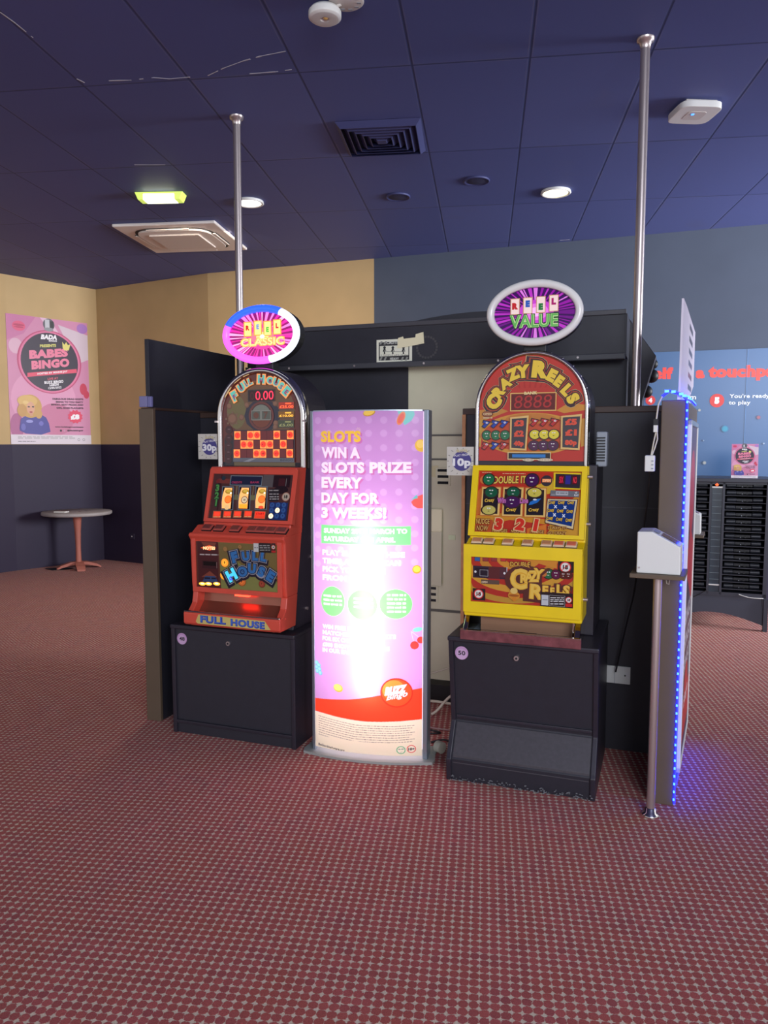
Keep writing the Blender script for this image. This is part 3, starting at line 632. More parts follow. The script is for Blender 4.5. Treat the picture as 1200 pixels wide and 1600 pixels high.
def button(parent, t, u, v, z, wd, dp, tilt, cap, rim):
    mb = MB(); c, s_ = math.cos(tilt), math.sin(tilt)
    def bx(w0, d0, h0, h1, m, tp=0.8):
        vs = []
        for h, k in ((h0, 1), (h1, tp)):
            for y in (-d0*k, d0*k):
                for x in (-w0*k, w0*k): vs.append((u+x, v + y*c - h*s_, z + y*s_ + h*c))
        mb.add(vs, [(0,2,3,1),(4,5,7,6),(0,1,5,4),(2,6,7,3),(0,4,6,2),(1,3,7,5)], m)
    bx(wd, dp, -.004, .006, M_RUBBER if rim is not M_CHROME else rim, .97); bx(wd*.97, dp*.97, .006, .013, rim, .90); bx(wd*.74, dp*.70, .013, .0155, cap, .95); t.part('button', mb, parent)
def eighteen(A, c, r):
    A.circ(c, r, (212, 44, 44)); A.circ(c, r*.80, (225, 222, 215)); A.glyph('18', (c[0], c[1]), r*.8, 0, (30, 28, 30))
    A.line((c[0]-r*.55/A.ls, c[1]-r*.5/A.lt), (c[0]+r*.55/A.ls, c[1]+r*.5/A.lt), r*.13, (190, 60, 60))
def starburst(A, c, cols, rnd=5):
    rd = random.Random(rnd); a = 0.0
    while a < 360:
        w_ = rd.uniform(2.0, 7.0); q = []
        for k in (a, a+w_): q.append((c[0] + .47*math.cos(R(k)), c[1] + .46*math.sin(R(k))))
        # clip the ray to the face ellipse
        e = rd.choice(cols); x0, y0 = c
        pts = [(x0, y0)]
        for k in (a, a+w_):
            dx, dy = math.cos(R(k))*.6, math.sin(R(k))*.6; lo, hi = 0, 1
            for _ in range(18):
                md = (lo+hi)/2; x, y = x0+dx*md-.5, y0+dy*md-.5
                if (x/FX)**2 + (y/FY)**2 < 1: lo = md
                else: hi = md
            pts.append((x0+dx*lo, y0+dy*lo))
        A.poly(pts, e[0], e[1]); a += w_ + rd.uniform(1.5, 7)
FX, FY = .424, .387

def topper(t, P, segmat, art_fn, zneck):
    (O, Sv, Tv) = P; cx = O[0]+Sv[0]/2; cz = O[2]+Tv[2]/2; ax = Sv[0]/2; az = Tv[2]/2; y = O[1]
    hs = MB()
    n = 40; vs = []
    for yy, k in ((y+.012, .97), (y+.07, .97), (y+.09, .88)):
        for i in range(n): q = 2*math.pi*i/n; vs.append((cx+ax*k*math.cos(q), yy, cz+az*k*math.sin(q)))
    hs.add(vs, [(j*n+i, j*n+(i+1) % n, (j+1)*n+(i+1) % n, (j+1)*n+i) for j in range(2) for i in range(n)] + [list(range(2*n, 3*n)), list(range(n-1, -1, -1))], M_RUBBER)
    hs.box(cx-.05, cx+.05, y+.03, y+.10, zneck-.05, cz-az*.8, M_RUBBER, .004)
    h = t.part('topper_sign', hs)
    t.part('light_ring', MB().ring_y(cx, cz, y, ax, az, ax*.17, .018, segmat), h)
    A = Art((O[0], y+.006, O[2]), Sv, Tv); art_fn(A); t.part('sign_face', A.mesh(.18), h)

# ---- red machine -------------------------------------------------------------------------------
def base_cabinet(lab, u0, u1, front, top, back, num, foot, numlab):
    t = Thing('base_cabinet', lab, 'cabinet', G, ((u0+u1)/2, (front[0][0]+back)/2, 0), 'black bases under the slot machines')
    t.part('carcass', MB().prism([(p[0]+.012, p[1]) for p in front] + [(back, 0), (back, top-.012)], u0+.02, u1-.02, M_BLACK2, bev=.002))
    for (a, b) in ((u0, u0+.022), (u1-.022, u1)): t.part('side_panel', MB().prism(front + [(back, 0), (back, top-.002)], a, b, M_BLACK, bev=.004))
    t.part('top_board', MB().box(u0-.002, u1+.002, front[0][0]-.006, back, top-.022, top, M_BLACK, .006))
    z = top-.09; vf = front[0][0]+.012
    t.part('lock', MB().cyl(((u0+u1)/2-.02, vf-.008, top-.075), ((u0+u1)/2-.02, vf+.01, top-.075), .011, M_STEEL, 20).cyl(((u0+u1)/2-.02, vf-.010, top-.075), ((u0+u1)/2-.02, vf-.007, top-.075), .005, M_RUBBER, 12))
    c = (u0+.06, top-.075); A = Art((c[0]-.05, vf-.0015, c[1]-.05), (.1, 0, 0), (0, 0, .1))
    A.circ((.5, .5), .03, (196, 150, 196), n=40); A.circ((.5, .45), .024, (206, 170, 206), n=40); A.text(num, (.34, .40), (.67, .40), (.34, .60), (34, 28, 40))
    t.part('number_sticker', A.mesh(.5), label=numlab)
    return t
t = base_cabinet('black base cabinet numbered 48 under the red slot machine', -2.37, -1.66, [(3.288, .575), (3.29, 0)], .575, 3.80, '48', False, 'round lilac sticker numbered 48')
t.part('kick_rail', MB().box(-2.35, -1.68, 3.286, 3.30, .055, .072, M_BLACK, .003))
t = base_cabinet('black base cabinet numbered 50 with a sloping foot rest under the yellow machine', -.876, -.23, [(3.235, .655), (3.30, .25), (3.225, .115), (3.215, .10), (3.225, 0)], .655, 3.80, '50', True, 'round lilac sticker numbered 50')
t.part('foot_rest', MB().prism([(3.306, .245), (3.232, .117), (3.228, .08), (3.24, .08), (3.33, .24)], -.85, -.255, mat('worn_black_foot_rest', (66, 62, 68), .55, noise=.15, nscale=60), bev=.002), label='scuffed grey foot rest')
t.part('kick_rail', MB().box(-.852, -.254, 3.298, 3.312, .265, .28, M_BLACK, .003))
sc_ = MB(); rd = random.Random(4)
for k in range(170):
    u = rd.uniform(-.86, -.245); h = .026*rd.random()**2.2
    sc_.box(u, u+rd.uniform(.002, .009), 3.2205, 3.2222, .003+h, .0045+h+rd.uniform(.0005, .002), mat('scuffed_laminate', (120, 122, 126), .7))
t.part('scuff', sc_, label='pale scuff marks along the bottom edge')

t = Thing('slot_machine', 'red slot machine lettered FULL HOUSE on the left black base', 'slot machine', G, (-1.96, 3.5, .575), 'slot machines')
U0, U1 = -2.235, -1.70
t.part('cabinet_body', MB().prism([(3.372, .576), (3.505, 1.38), (3.80, 1.38), (3.80, .576)], -2.215, -1.708, M_BLACK, bev=.003))
bd = MB()
ld = MB().prism([(3.295, .755), (3.287, .80), (3.280, 1.02), (3.262, 1.045), (3.272, 1.058), (3.465, 1.058), (3.41, .755)], U0, U1, M_RED, bev=.006)
belly = t.part('belly_door', ld)
ledge = t.part('button_ledge', MB().prism([(3.274, 1.056), (3.332, 1.092), (3.472, 1.092), (3.465, 1.056)], U0+.012, U1, M_RED, bev=.003))
rdr = MB().prism([(3.338, 1.086), (3.42, 1.384), (3.525, 1.384), (3.47, 1.086)], U0+.04, U1, M_RED, bev=.006)
reel = t.part('reel_door', rdr)
def shift(P, d):
    O, Sv, Tv = (Vector(q) for q in P); N = Sv.cross(Tv).normalized(); return (tuple(O+N*d), P[1], P[2])
PLR = shift(P_LR, .010); PLB = shift(P_LB, .006)
t.part('door_frame', window_frame(PLR, (.045, .07, .055, .11), M_RED, .008, .02), reel)
t.part('door_frame', window_frame(PLB, (.045, .10, .055, .11), M_RED, .006, .012), belly)
# tray
tr = MB()
for (a, b) in ((U0, U0+.03), (U1-.035, U1)):
    tr.prism([(3.222, .60), (3.222, .655), (3.25, .665), (3.285, .70), (3.297, .756), (3.41, .756), (3.385, .60)], a, b, M_RED, bev=.004)
tr.prism([(3.222, .602), (3.214, .61), (3.214, .66), (3.222, .668), (3.232, .668), (3.232, .602)], U0-.003, U1+.002, M_RED, bev=.003)
tr.box(U0+.03, U1-.035, 3.23, 3.385, .598, .612, M_RED)
tray = t.part('coin_tray', tr)
t.part('tray_back', MB().prism([(3.26, .612), (3.35, .70), (3.36, .757), (3.38, .757), (3.38, .612)], U0+.03, U1-.035, mat('red_brown_steel', (150, 92, 74), .28, .6)), tray)
t.part('lip_trim', MB().box(U0, U1, 3.212, 3.228, .664, .672, M_CHROME, .003), tray, 'bright metal trim')
t.part('tray_lamp', MB().box(-2.0, -1.92, 3.31, 3.33, .742, .754, mat('red_lamp', (255, 70, 50), .4, emit=7, ecol=(255, 50, 30))), tray)
A = Art((P_LIP[0][0], 3.2138, .604), (P_LIP[1][0], 0, 0), (0, 0, .058))
A.poly([(.12, .30), (.15, .92), (.86, .84), (.92, .12), (.80, .08), (.14, .12)], (205, 186, 110)); A.text('FULL', (.17, .22), (.45, .22), (.17, .86), (30, 50, 150), bold=.06); A.text('HOUSE', (.50, .18), (.86, .14), (.50, .80), (36, 60, 160), bold=.06); A.text('FULL', (.172, .30), (.44, .30), (.172, .82), (70, 110, 200), bold=.01); A.text('HOUSE', (.505, .26), (.85, .22), (.505, .76), (70, 110, 200), bold=.01)
t.part('lip_lettering', A.mesh(), tray)
for i, u in enumerate(BTN_L): button(ledge, t, u, 3.306, 1.078, .028, .021, .55, mat('button_red_clear', (120, 62, 58), .25), mat('button_rim_red', (176, 84, 74), .3))
# locks on the right flank of the black body
for (v, z) in ((3.60, 1.02), (3.58, .92), (3.52, .66)): t.part('lock', MB().cyl((-1.712, v, z), (-1.698, v, z), .009, M_STEEL, 16))
# top box
LT0, LT1 = -2.215, -1.70
tb = MB().prism(arch(LT0+.006, LT1-.006, 1.378, 1.888), 3.525, 3.79, M_BLACK, axis='y')
top = t.part('top_box', tb)
rim = MB(); arch_rim(rim, LT0, LT1, 1.378, 1.892, .032, 3.508, 3.56, M_CHROME); t.part('chrome_arch', rim, top)
for s_ in (LT0-.003, LT1-.012): t.part('hinge_clip', MB().box(s_, s_+.015, 3.50, 3.53, 1.612, 1.622, M_STEEL), top)
P = P_LT
A = Art((P[0][0], 3.5225, 1.378), (LT1-LT0, 0, 0), (0, 0, .514)); T = LT; B_ = arch(0, 1, 0, 1)
A.poly([((p[0]-LT0)/A.ls, (p[1]-1.378)/A.lt) for p in arch(LT0, LT1, 1.378, 1.892, ins=.028)], (104, 46, 40))
A.ell(T(600, 560), T(1000, 930), (118, 84, 56)); A.ell(T(300, 560), T(420, 760), (120, 108, 66)); A.ell(T(610, 610), T(830, 800), (52, 46, 62), n=12)
A.rect(T(280, 1150), T(1000, 1200), (112, 96, 64))
for (x, y, r) in ((255, 640, .030), (365, 625, .016), (215, 490, .016), (425, 480, .014), (760, 470, .014), (770, 700, .015), (765, 745, .014)):
    A.circ(T(x, y), r, (126, 88, 66)); A.circ(T(x-4, y-5), r*.7, (146, 104, 80))
for k in range(8): A.circ(T(255+75*math.cos(k*.785), 640+75*math.sin(k*.785)), .006, (130, 100, 76))
A.rect(T(165, 870), T(280, 1190), (42, 34, 40))
for y in (770, 870, 960, 1040, 1120): A.circ(T(215, y), .021, (70, 28, 34)); A.ell(T(215, y-8), T(232, y-2), (120, 88, 92))
A.cut('bank_display'); A.frame(T(438, 445), T(757, 300), .008, (78, 62, 60), (30, 12, 16)); A.rect(T(455, 430), T(745, 315), (50, 8, 14)); A.text('0.00', T(530, 425), T(742, 422), T(530, 322), (255, 40, 70), 1.6, bold=.0)
A.text('0', T(466, 424), T(515, 424), T(466, 324), (84, 12, 20))
A.cut('reel_window'); A.circ(T(600, 612), .073, (116, 60, 54), n=40); A.circ(T(600, 612), .062, (74, 40, 40), n=40); A.circ(T(600, 608), .056, (128, 132, 118), n=40); A.circ(T(600, 620), .056, (126, 64, 46), n=40, a0=200, a1=340)
A.frame(T(485, 660), T(592, 548), .006, (150, 150, 138), (96, 98, 86)); A.frame(T(604, 660), T(712, 548), .006, (150, 150, 138), (96, 98, 86)); A.circ(T(540, 604), .016, (116, 70, 54)); A.glyph('7', T(655, 604), .036, 0, (110, 74, 60))
A.cut('prize_lamps')
for (y0, y1, c, e, tx, tc) in ((540, 452, (150, 40, 26), .5, '£25.00', (255, 96, 50)), (640, 560, (122, 78, 22), .35, '£10.00', (255, 180, 60)), (752, 665, (78, 84, 62), 0, '£5.00', (176, 176, 110))):
    A.frame(T(800, y0), T(985, y1), .005, (92, 82, 70), c, e); A.text(tx, T(815, y0-12), T(975, y0-12), T(815, y1+42), tc, 1.0 if e else 0, bold=.03); A.rect(T(880, y1+30), T(950, y1+14), tc, .8 if e else 0)
A.cut('bingo_grid'); A.rect(T(278, 1105), T(996, 778), (62, 40, 50)); lit = ((0, 2, 3, 6, 8), (1, 2, 4, 5, 7), (0, 3, 4, 6, 8)); nums = iter((7, 21, 32, 64, 85, 14, 28, 43, 56, 71, 9, 36, 48, 60, 89))
for r_, (ya, yb) in enumerate(((886, 788), (992, 897), (1098, 1003))):
    for c_ in range(9):
        xa = 287 + c_*77.6; on = c_ in lit[r_]
        A.rect(T(xa, ya), T(xa+72, yb), (255, 132, 62) if on else (116, 34, 38), 1.1 if on else .05)
        if on: A.circ(T(xa+36, (ya+yb)/2), .0165, (255, 46, 26), 1.3); A.glyph(str(next(nums)), T(xa+36, (ya+yb)/2), .014, 0, (160, 20, 14), .4)
A.cut()
A.rect(T(283, 1146), T(998, 1106), (104, 108, 118)); A.poly([T(400, 1146), T(470, 1146), T(560, 1106), T(500, 1106)], (150, 154, 160)); A.text('BINGO', T(838, 1140), T(985, 1140), T(838, 1114), (70, 74, 84))
A.cut('title_lettering')
for k, (ch, x, y, hh, ro) in enumerate((('F', 285, 372, .052, 28), ('U', 366, 272, .042, 34), ('L', 425, 222, .038, 32), ('L', 470, 205, .034, 20), ('H', 602, 182, .044, -3), ('O', 708, 200, .036, -12), ('U', 778, 222, .038, -24), ('S', 838, 268, .040, -36), ('E', 900, 330, .050, -42))):
    A.glyph(ch, T(x, y), hh*1.25, ro, (236, 150, 84), .55, .11, 1.1); A.glyph(ch, T(x, y), hh, ro, (92, 196, 176), .35, .07); A.glyph(ch, T(x, y+12), hh*.5, ro, (150, 70, 130), .1, .05)
for q in ((165, 380, 240, 262), (275, 215, 358, 150), (385, 138, 455, 108)): A.line(T(q[0], q[1]), T(q[2], q[3]), .012, (220, 186, 120), .25)
A.parts(t, 'top_glass', top, .14)
# reel glass
A = Art(*PLR); T = LR; A.rect((0, 0), (1, 1), (82, 50, 48)); A.rect(T(190, 640), T(290, 160), (70, 34, 38)); A.poly([T(420, 240), T(760, 200), T(800, 600), T(420, 560)], (96, 66, 62))
A.rect(T(740, 160), T(840, 300), (92, 84, 84)); A.rect(T(240, 200), T(360, 255), (122, 58, 52)); A.circ(T(298, 195), .012, (46, 56, 66)); A.circ(T(235, 230), .011, (120, 44, 44))
A.cut('credit_display'); A.frame(T(360, 275), T(732, 172), .009, (116, 128, 134), (34, 40, 64)); A.text('CREDITS', T(382, 255), T(495, 255), T(382, 232), (150, 50, 80), .3); A.text('BANK', T(590, 255), T(690, 255), T(590, 232), (150, 50, 80), .3)
A.cut()
A.rect(T(190, 490), T(262, 250), (52, 34, 38))
for ch, x, y in (('3', 226, 303), ('2', 216, 386), ('1', 206, 464)): A.block(ch, T(x, y), .036, 0, (86, 150, 76), (40, 60, 44))
A.rect(T(400, 435), T(640, 385), (120, 116, 82)); A.rect(T(420, 380), T(450, 280), (134, 116, 82)); A.rect(T(606, 380), T(632, 280), (134, 116, 82))
for (xa, xb) in ((272, 398), (455, 585), (640, 770)): A.poly([T(xa-14, 545), T(xb-10, 548), T(xb+12, 288), T(xa+8, 284)], (112, 124, 134)); A.poly([T(xa-6, 536), T(xb-18, 540), T(xb+2, 300), T(xa+16, 296)], (28, 22, 26))
A.cut('button_lamps')
for k, x in enumerate((158, 272, 384, 500)):
    A.frame(T(x, 632), T(x+104, 556), .006, (128, 108, 84), (222, 62, 36), .5); A.rect(T(x+22, 606), T(x+84, 572), (255, 60, 40), .9); A.bars(T(x+12, 628), T(x+92, 628), T(x+12, 612), (255, 190, 120), k)
A.frame(T(612, 646), T(752, 564), .006, (128, 108, 84), (222, 62, 36), .5); A.rect(T(632, 606), T(738, 572), (240, 54, 36), .8); A.text('START', T(640, 602), T(730, 604), T(640, 578), (150, 24, 18))
A.cut('coin_mechanism'); A.rect(T(838, 298), T(1045, 172), (44, 26, 30)); A.rect(T(900, 285), T(985, 205), (70, 30, 34)); A.rect(T(985, 290), T(995, 205), (140, 132, 130)); A.ell(T(930, 330), T(1000, 375), (40, 26, 30))
A.cut(); A.rect(T(785, 452), T(912, 322), (48, 42, 44))
for k, y in enumerate((345, 385, 415, 440)): A.bars(T(796, y), T(900, y), T(796, y-18), (170, 162, 158), k+40)
c = T(980, 407); A.circ(c, .022, (176, 120, 100)); A.circ(c, .0185, (188, 172, 152)); A.glyph('18', c, .017, 0, (40, 30, 30))
A.cut('feature_lamps'); A.poly([T(776, 656), T(966, 662), T(1002, 474), T(800, 466)], (34, 52, 104))
for i, y in enumerate((497, 556, 618)):
    for j, x in enumerate((825, 890, 955)):
        x2 = x - i*10; on = (i, j) in ((1, 1), (2, 0)); A.circ(T(x2, y), .0125, (255, 226, 170) if on else (52, 84, 140), 1.5 if on else .1); A.glyph('F', T(x2, y), .008, 0, (90, 60, 30) if on else (20, 34, 72))
A.parts(t, 'reel_glass', reel, .14)
for k, (xa, xb) in enumerate(((288, 388), (472, 572), (658, 762))):
    Q = shift(PLR, .0035); A = Art(*Q); A.poly([T(xa-20, 528), T(xb-26, 532), T(xb+4, 305), T(xa+24, 303), T(xa-4, 380), T(xa-18, 460)], (255, 178, 104), .75)
    A.ell(T(xa+62, 345), T(xa+96, 372), (170, 128, 40), .5); A.ell(T(xa+62, 340), T(xa+84, 356), (196, 160, 60), .6); A.circ(T(xa+86, 362), .004, (255, 255, 220), 2.5)
    if k == 1: A.circ(T(xa+48, 437), .019, (120, 96, 76), .2); A.circ(T(xa+48, 437), .015, (214, 190, 150), .6); A.glyph('25', T(xa+48, 437), .010, 0, (90, 70, 60)); A.poly([T(xa-14, 530), T(xb-28, 532), T(xb-22, 486), T(xa-12, 484)], (255, 150, 40), 1.0)
    else: A.circ(T(xa+52, 432), .020, (170, 70, 30), .3); A.circ(T(xa+52, 432), .0175, (255, 112, 40), .9)
    if k == 0: A.circ(T(xa+36, 515), .014, (220, 180, 120), .6)
    if k == 2: A.ell(T(xa+40, 520), T(xa+72, 505), (220, 70, 40), .8)
    t.part('reel', A.mesh(.3), reel)
# belly glass
A = Art(*PLB); T = LB; A.rect((0, 0), (1, 1), (92, 52, 44)); A.poly([T(385, 545), T(385, 80), T(940, 100), T(916, 570)], (118, 100, 58)); A.poly([T(385, 560), T(390, 300), T(520, 250), T(700, 420), T(916, 480), T(916, 570)], (128, 128, 72)); A.rect(T(175, 515), T(382, 70), (74, 34, 36))
A.cut('note_acceptor'); A.poly([T(225, 100), T(368, 106), T(350, 140), T(245, 136)], (128, 66, 52)); A.poly([T(215, 155), T(300, 130), T(362, 155), T(300, 182)], (226, 84, 40), .6); A.text('NOTES', T(240, 172), T(352, 174), T(240, 142), (255, 210, 150), 1.2, bold=.04); A.bars(T(204, 226), T(378, 230), T(204, 208), (190, 178, 172), 5)
A.rect(T(220, 346), T(366, 282), (58, 30, 34)); A.rect(T(232, 318), T(352, 288), (16, 12, 14)); A.rect(T(356, 348), T(362, 290), (150, 120, 112))
A.poly([T(208, 426), T(290, 372), T(356, 430)], (128, 66, 52)); A.poly([T(215, 470), T(244, 416), T(336, 420), T(362, 478)], (54, 74, 112)); A.bars(T(236, 450), T(342, 454), T(236, 425), (26, 30, 50), 9)
for x in (184, 242, 318): A.ell(T(x+29, 490), T(x+60, 508), (255, 176, 60), 1.6); A.ell(T(x+29, 488), T(x+46, 497), (255, 228, 150), 2.2)
A.cut()
for (x, y, r, c, e) in ((450, 168, .014, (150, 112, 66), 0), (590, 148, .012, (150, 112, 66), 0), (437, 296, .022, (255, 156, 50), .6), (424, 412, .024, (255, 166, 50), .6), (586, 470, .023, (206, 108, 50), .1), (772, 492, .018, (150, 66, 48), 0)):
    A.circ(T(x, y), r, tuple(int(v*.7) for v in c), e*.5); A.circ(T(x-1, y-2), r*.9, c, e); A.circ(T(x-3, y-3), r*.5, tuple(min(255, int(v*1.15)) for v in c), e); A.glyph('9', T(x-3, y-3), r*.6, 0, (100, 50, 26))
A.cut('title_lettering')
fl_ = (('F', 535, 242, .056, 14), ('U', 640, 232, .044, 6), ('L', 730, 232, .044, -2), ('L', 808, 240, .044, -10)); hs_ = (('H', 495, 408, .060, 30), ('O', 600, 378, .050, 10), ('U', 690, 348, .048, -4), ('S', 778, 378, .052, -22), ('E', 862, 420, .054, -30))
for ch, x, y, hh, ro in fl_ + hs_: A.glyph(ch, T(x, y+10), hh*1.55, ro, (40, 34, 46), 0, .16, 1.15)
for ch, x, y, hh, ro in fl_ + hs_: A.glyph(ch, T(x, y), hh*1.28, ro, (150, 150, 160), 0, .12, 1.1)
for ch, x, y, hh, ro in fl_ + hs_:
    A.glyph(ch, T(x, y), hh*1.14, ro, (28, 40, 70), 0, .10, 1.1); A.glyph(ch, T(x, y), hh, ro, (74, 200, 226) if ch == 'H' else (52, 108, 166), .7 if ch == 'H' else .05, .07, 1.05)
A.glyph('C', T(488, 440), .02, 30, (70, 30, 220), 1.2); A.circ(T(600, 378), .013, (34, 58, 100)); A.glyph('G', T(600, 378), .014, 10, (70, 120, 170))
A.cut('warning_label'); A.rect(T(768, 196), T(888, 112), (40, 36, 38)); A.rect(T(720, 190), T(772, 112), (196, 196, 192)); A.bars(T(728, 158), T(765, 158), T(728, 146), (120, 120, 120), 3)
for k, y in enumerate((140, 160, 182)): A.bars(T(780, y), T(876, y), T(780, y-14), (150, 146, 144), 60+k)
A.rect(T(888, 200), T(932, 112), (56, 40, 42)); A.circ(T(910, 148), .011, (190, 60, 54)); A.circ(T(910, 148), .0085, (206, 196, 186)); A.glyph('18', T(910, 148), .008, 0, (40, 30, 30)); A.rect(T(890, 198), T(930, 180), (176, 42, 40))
A.parts(t, 'belly_glass', belly, .14)
ring_b = mat('ring_blue', (60, 110, 255), .3, emit=1.7, ecol=(30, 70, 255)); ring_w = mat('ring_white', (240, 245, 255), .3, emit=1.6, ecol=(225, 232, 255)); ring_m = mat('ring_magenta', (240, 110, 240), .3, emit=1.5, ecol=(238, 80, 240))
def face_l(A):
    global FX, FY
    T = LS; FX, FY = .43, .40; A.ell((.5, .5), (.5+.43, .9), (150, 26, 110), .45, 48)
    starburst(A, T(585, 350), (((232, 40, 150), .9), ((250, 120, 190), 1.0), ((226, 60, 160), .7), ((255, 160, 200), 1.0)))
    for r_, c, e in ((.34, (240, 60, 150), .85), (.24, (255, 110, 130), 1.0), (.13, (255, 190, 120), 1.2)): A.ell(T(590, 352), (T(590, 352)[0]+r_*.62, T(590, 352)[1]+r_*.62), c, e)
    for ch, x, y, c in (('R', 468, 280, (214, 40, 40)), ('E', 553, 275, (90, 150, 210)), ('E', 634, 282, (90, 200, 70)), ('L', 714, 275, (216, 44, 60))):
        A.rect(T(x-34, y+66), T(x+34, y-60), (255, 150, 60), 1.0); A.rect(T(x-26, y+58), T(x+26, y-52), (255, 214, 120), 1.2); A.glyph(ch, T(x, y + (12 if ch == 'E' and x > 600 else -8)), .026, 0, c, .6, .07)
    A.text('CLASSIC', T(404, 432), T(774, 428), T(404, 358), (226, 196, 60), .8, bold=.09); A.text('CLASSIC', T(412, 426), T(766, 422), T(412, 364), (255, 120, 120), 1.0, bold=.05); A.text('CLASSIC', T(414, 424), T(764, 420), T(414, 366), (255, 226, 130), 1.2, bold=.01)
    A.ell(T(590, 350), T(608, 366), (255, 252, 220), 2.0)
topper(t, P_LS, lambda d: ring_b if 55 < d < 158 else (ring_m if 158 <= d < 285 else ring_w), face_l, 1.89)

# ---- yellow machine ----------------------------------------------------------------------------
t = Thing('slot_machine', 'yellow slot machine lettered CRAZY REELS on the right black base', 'slot machine', G, (-.556, 3.45, .655), 'slot machines')
U0, U1 = -.81, -.303
t.part('cabinet_body', MB().box(U0+.004, -.272, 3.45, 3.80, .656, 1.41, M_BLACK, .004))
belly = t.part('belly_door', MB().prism([(3.256, .748), (3.253, 1.03), (3.238, 1.05), (3.244, 1.06), (3.45, 1.06), (3.45, .748)], U0, U1, M_YEL, bev=.006))
ledge = t.part('button_ledge', MB().prism([(3.246, 1.058), (3.318, 1.084), (3.46, 1.084), (3.46, 1.058)], U0+.004, U1, M_YEL, bev=.003))
reel = t.part('reel_door', MB().prism([(3.326, 1.08), (3.414, 1.405), (3.47, 1.405), (3.46, 1.08)], U0+.006, U1, M_YEL, bev=.005))
PRR = shift(P_RR, .008); PRB = shift(P_RB, .006)
t.part('door_frame', window_frame(PRR, (.062, .06, .05, .085), M_YEL, .014, .02), reel)
t.part('door_frame', window_frame(PRB, (.075, .24, .075, .27), M_YEL, .010, .012), belly)
tr = MB()
M_MIR = mat('mirror_steel', (190, 180, 160), .08, 1.0)
for (a, b) in ((U0+.004, U0+.024), (U1-.028, U1-.004)): tr.prism([(3.222, .657), (3.218, .69), (3.275, .75), (3.45, .75), (3.45, .657)], a, b, M_MIR, bev=.002)
tr.box(U0+.02, U1-.02, 3.22, 3.45, .657, .668, mat('tray_steel', (170, 185, 202), .3, .5))
tray = t.part('coin_tray', tr)
t.part('tray_lip', MB().box(U0-.004, U1+.003, 3.206, 3.222, .652, .694, mat('marbled_plum_lip', (104, 58, 62), .25, noise=.5, nscale=26), .002), tray, 'marbled plum front lip')
t.part('lip_trim', MB().box(U0-.004, U1+.003, 3.204, 3.224, .692, .697, M_CHROME, .001), tray)
t.part('tray_back', MB().box(U0+.06, U1-.028, 3.33, 3.345, .672, .752, mat('brown_mirror', (164, 124, 98), .3, .3)), tray)
t.part('coin_slot', MB().box(-.62, -.50, 3.30, 3.328, .668, .675, M_DARK), tray)
t.part('chrome_rod', MB().cyl((U1-.036, 3.27, .67), (U1-.036, 3.27, .752), .007, M_CHROME), tray)
for i, u in enumerate(BTN_R): button(ledge, t, u, 3.285, 1.072, .0245, .021, .42, mat('button_tan', (200, 138, 98), .3) if i < 5 else mat('button_orange', (226, 110, 84), .3), mat('button_rim_cream', (226, 196, 164), .3))
for (v, z) in ((3.40, 1.36), (3.36, 1.16), (3.30, .845)): t.part('lock', MB().cyl((-.305, v, z), (-.285, v, z), .008, M_STEEL, 16))
vb = MB().box(-.285, -.238, 3.53, 3.62, 1.40, 1.555, M_GREYPL, .006)
for k in range(9): vb.box(-.283, -.246, 3.522, 3.531, 1.425+k*.0125, 1.431+k*.0125, M_RUBBER)
RT0, RT1 = -.811, -.309
top = t.part('top_box', MB().prism(arch(RT0+.005, RT1-.005, 1.405, 1.905), 3.445, 3.79, M_BLACK, axis='y'))
t.part('vent_box', vb, top, 'grey slatted vent box')
rim = MB(); arch_rim(rim, RT0, RT1, 1.405, 1.91, .020, 3.430, 3.48, M_CHROME); t.part('chrome_arch', rim, top)
for k in range(14):
    q = math.pi*(k+.5)/14; c = (RT0+RT1)/2; r_ = (RT1-RT0)/2
    t.part('bolt', MB().ball((c+r_*1.0*math.cos(q), 3.45, 1.91-r_+r_*1.0*math.sin(q)), .0045, M_CHROME, 8), top)
A = Art((RT0, 3.442, 1.405), (RT1-RT0, 0, 0), (0, 0, .505)); T = RT
ar = [((p[0]-RT0)/A.ls, (p[1]-1.405)/A.lt) for p in arch(RT0, RT1, 1.405, 1.91, ins=.020)]
A.poly(ar, (188, 46, 34)); A.rect(T(85, 1535), T(928, 1508), (40, 30, 44)); A.poly([T(92, 1100), T(250, 1080), T(330, 1110), T(92, 1200)], (196, 130, 48)); A.poly([T(700, 1110), T(800, 1050), T(918, 1070), T(918, 1110), T(760, 1130)], (204, 140, 50))
A.ell(T(505, 1290), T(900, 1455), (210, 146, 52), 0, 40); A.ell(T(505, 1290), T(880, 1425), (196, 74, 36), 0, 40); A.ell(T(505, 1170), T(700, 1210), (196, 120, 46)); A.poly([T(92, 1180), T(130, 1170), T(110, 1390), T(92, 1390)], (196, 150, 60)); A.poly([T(880, 1180), T(918, 1170), T(918, 1380), T(890, 1390)], (196, 140, 54))
for k in range(9): A.poly([T(330+k*40, 930), T(345+k*40, 930), T(345+k*40+(k-4)*8, 880), T(335+k*40+(k-4)*8, 880)], (176, 36, 28))
A.cut('title_lettering')
cr = (('C', 212, 1035, .068, 52, 1.0), ('R', 252, 955, .052, 46, 1), ('A', 302, 890, .050, 32, 1), ('Z', 365, 820, .054, 22, 1), ('Y', 442, 802, .058, 6, 1), ('R', 578, 790, .076, -6, 1.05), ('E', 668, 840, .056, -28, 1), ('B', 722, 885, .052, -36, .95), ('E', 750, 915, .0, -40, 1), ('L', 782, 955, .054, -46, 1), ('S', 828, 1020, .056, -60, 1))
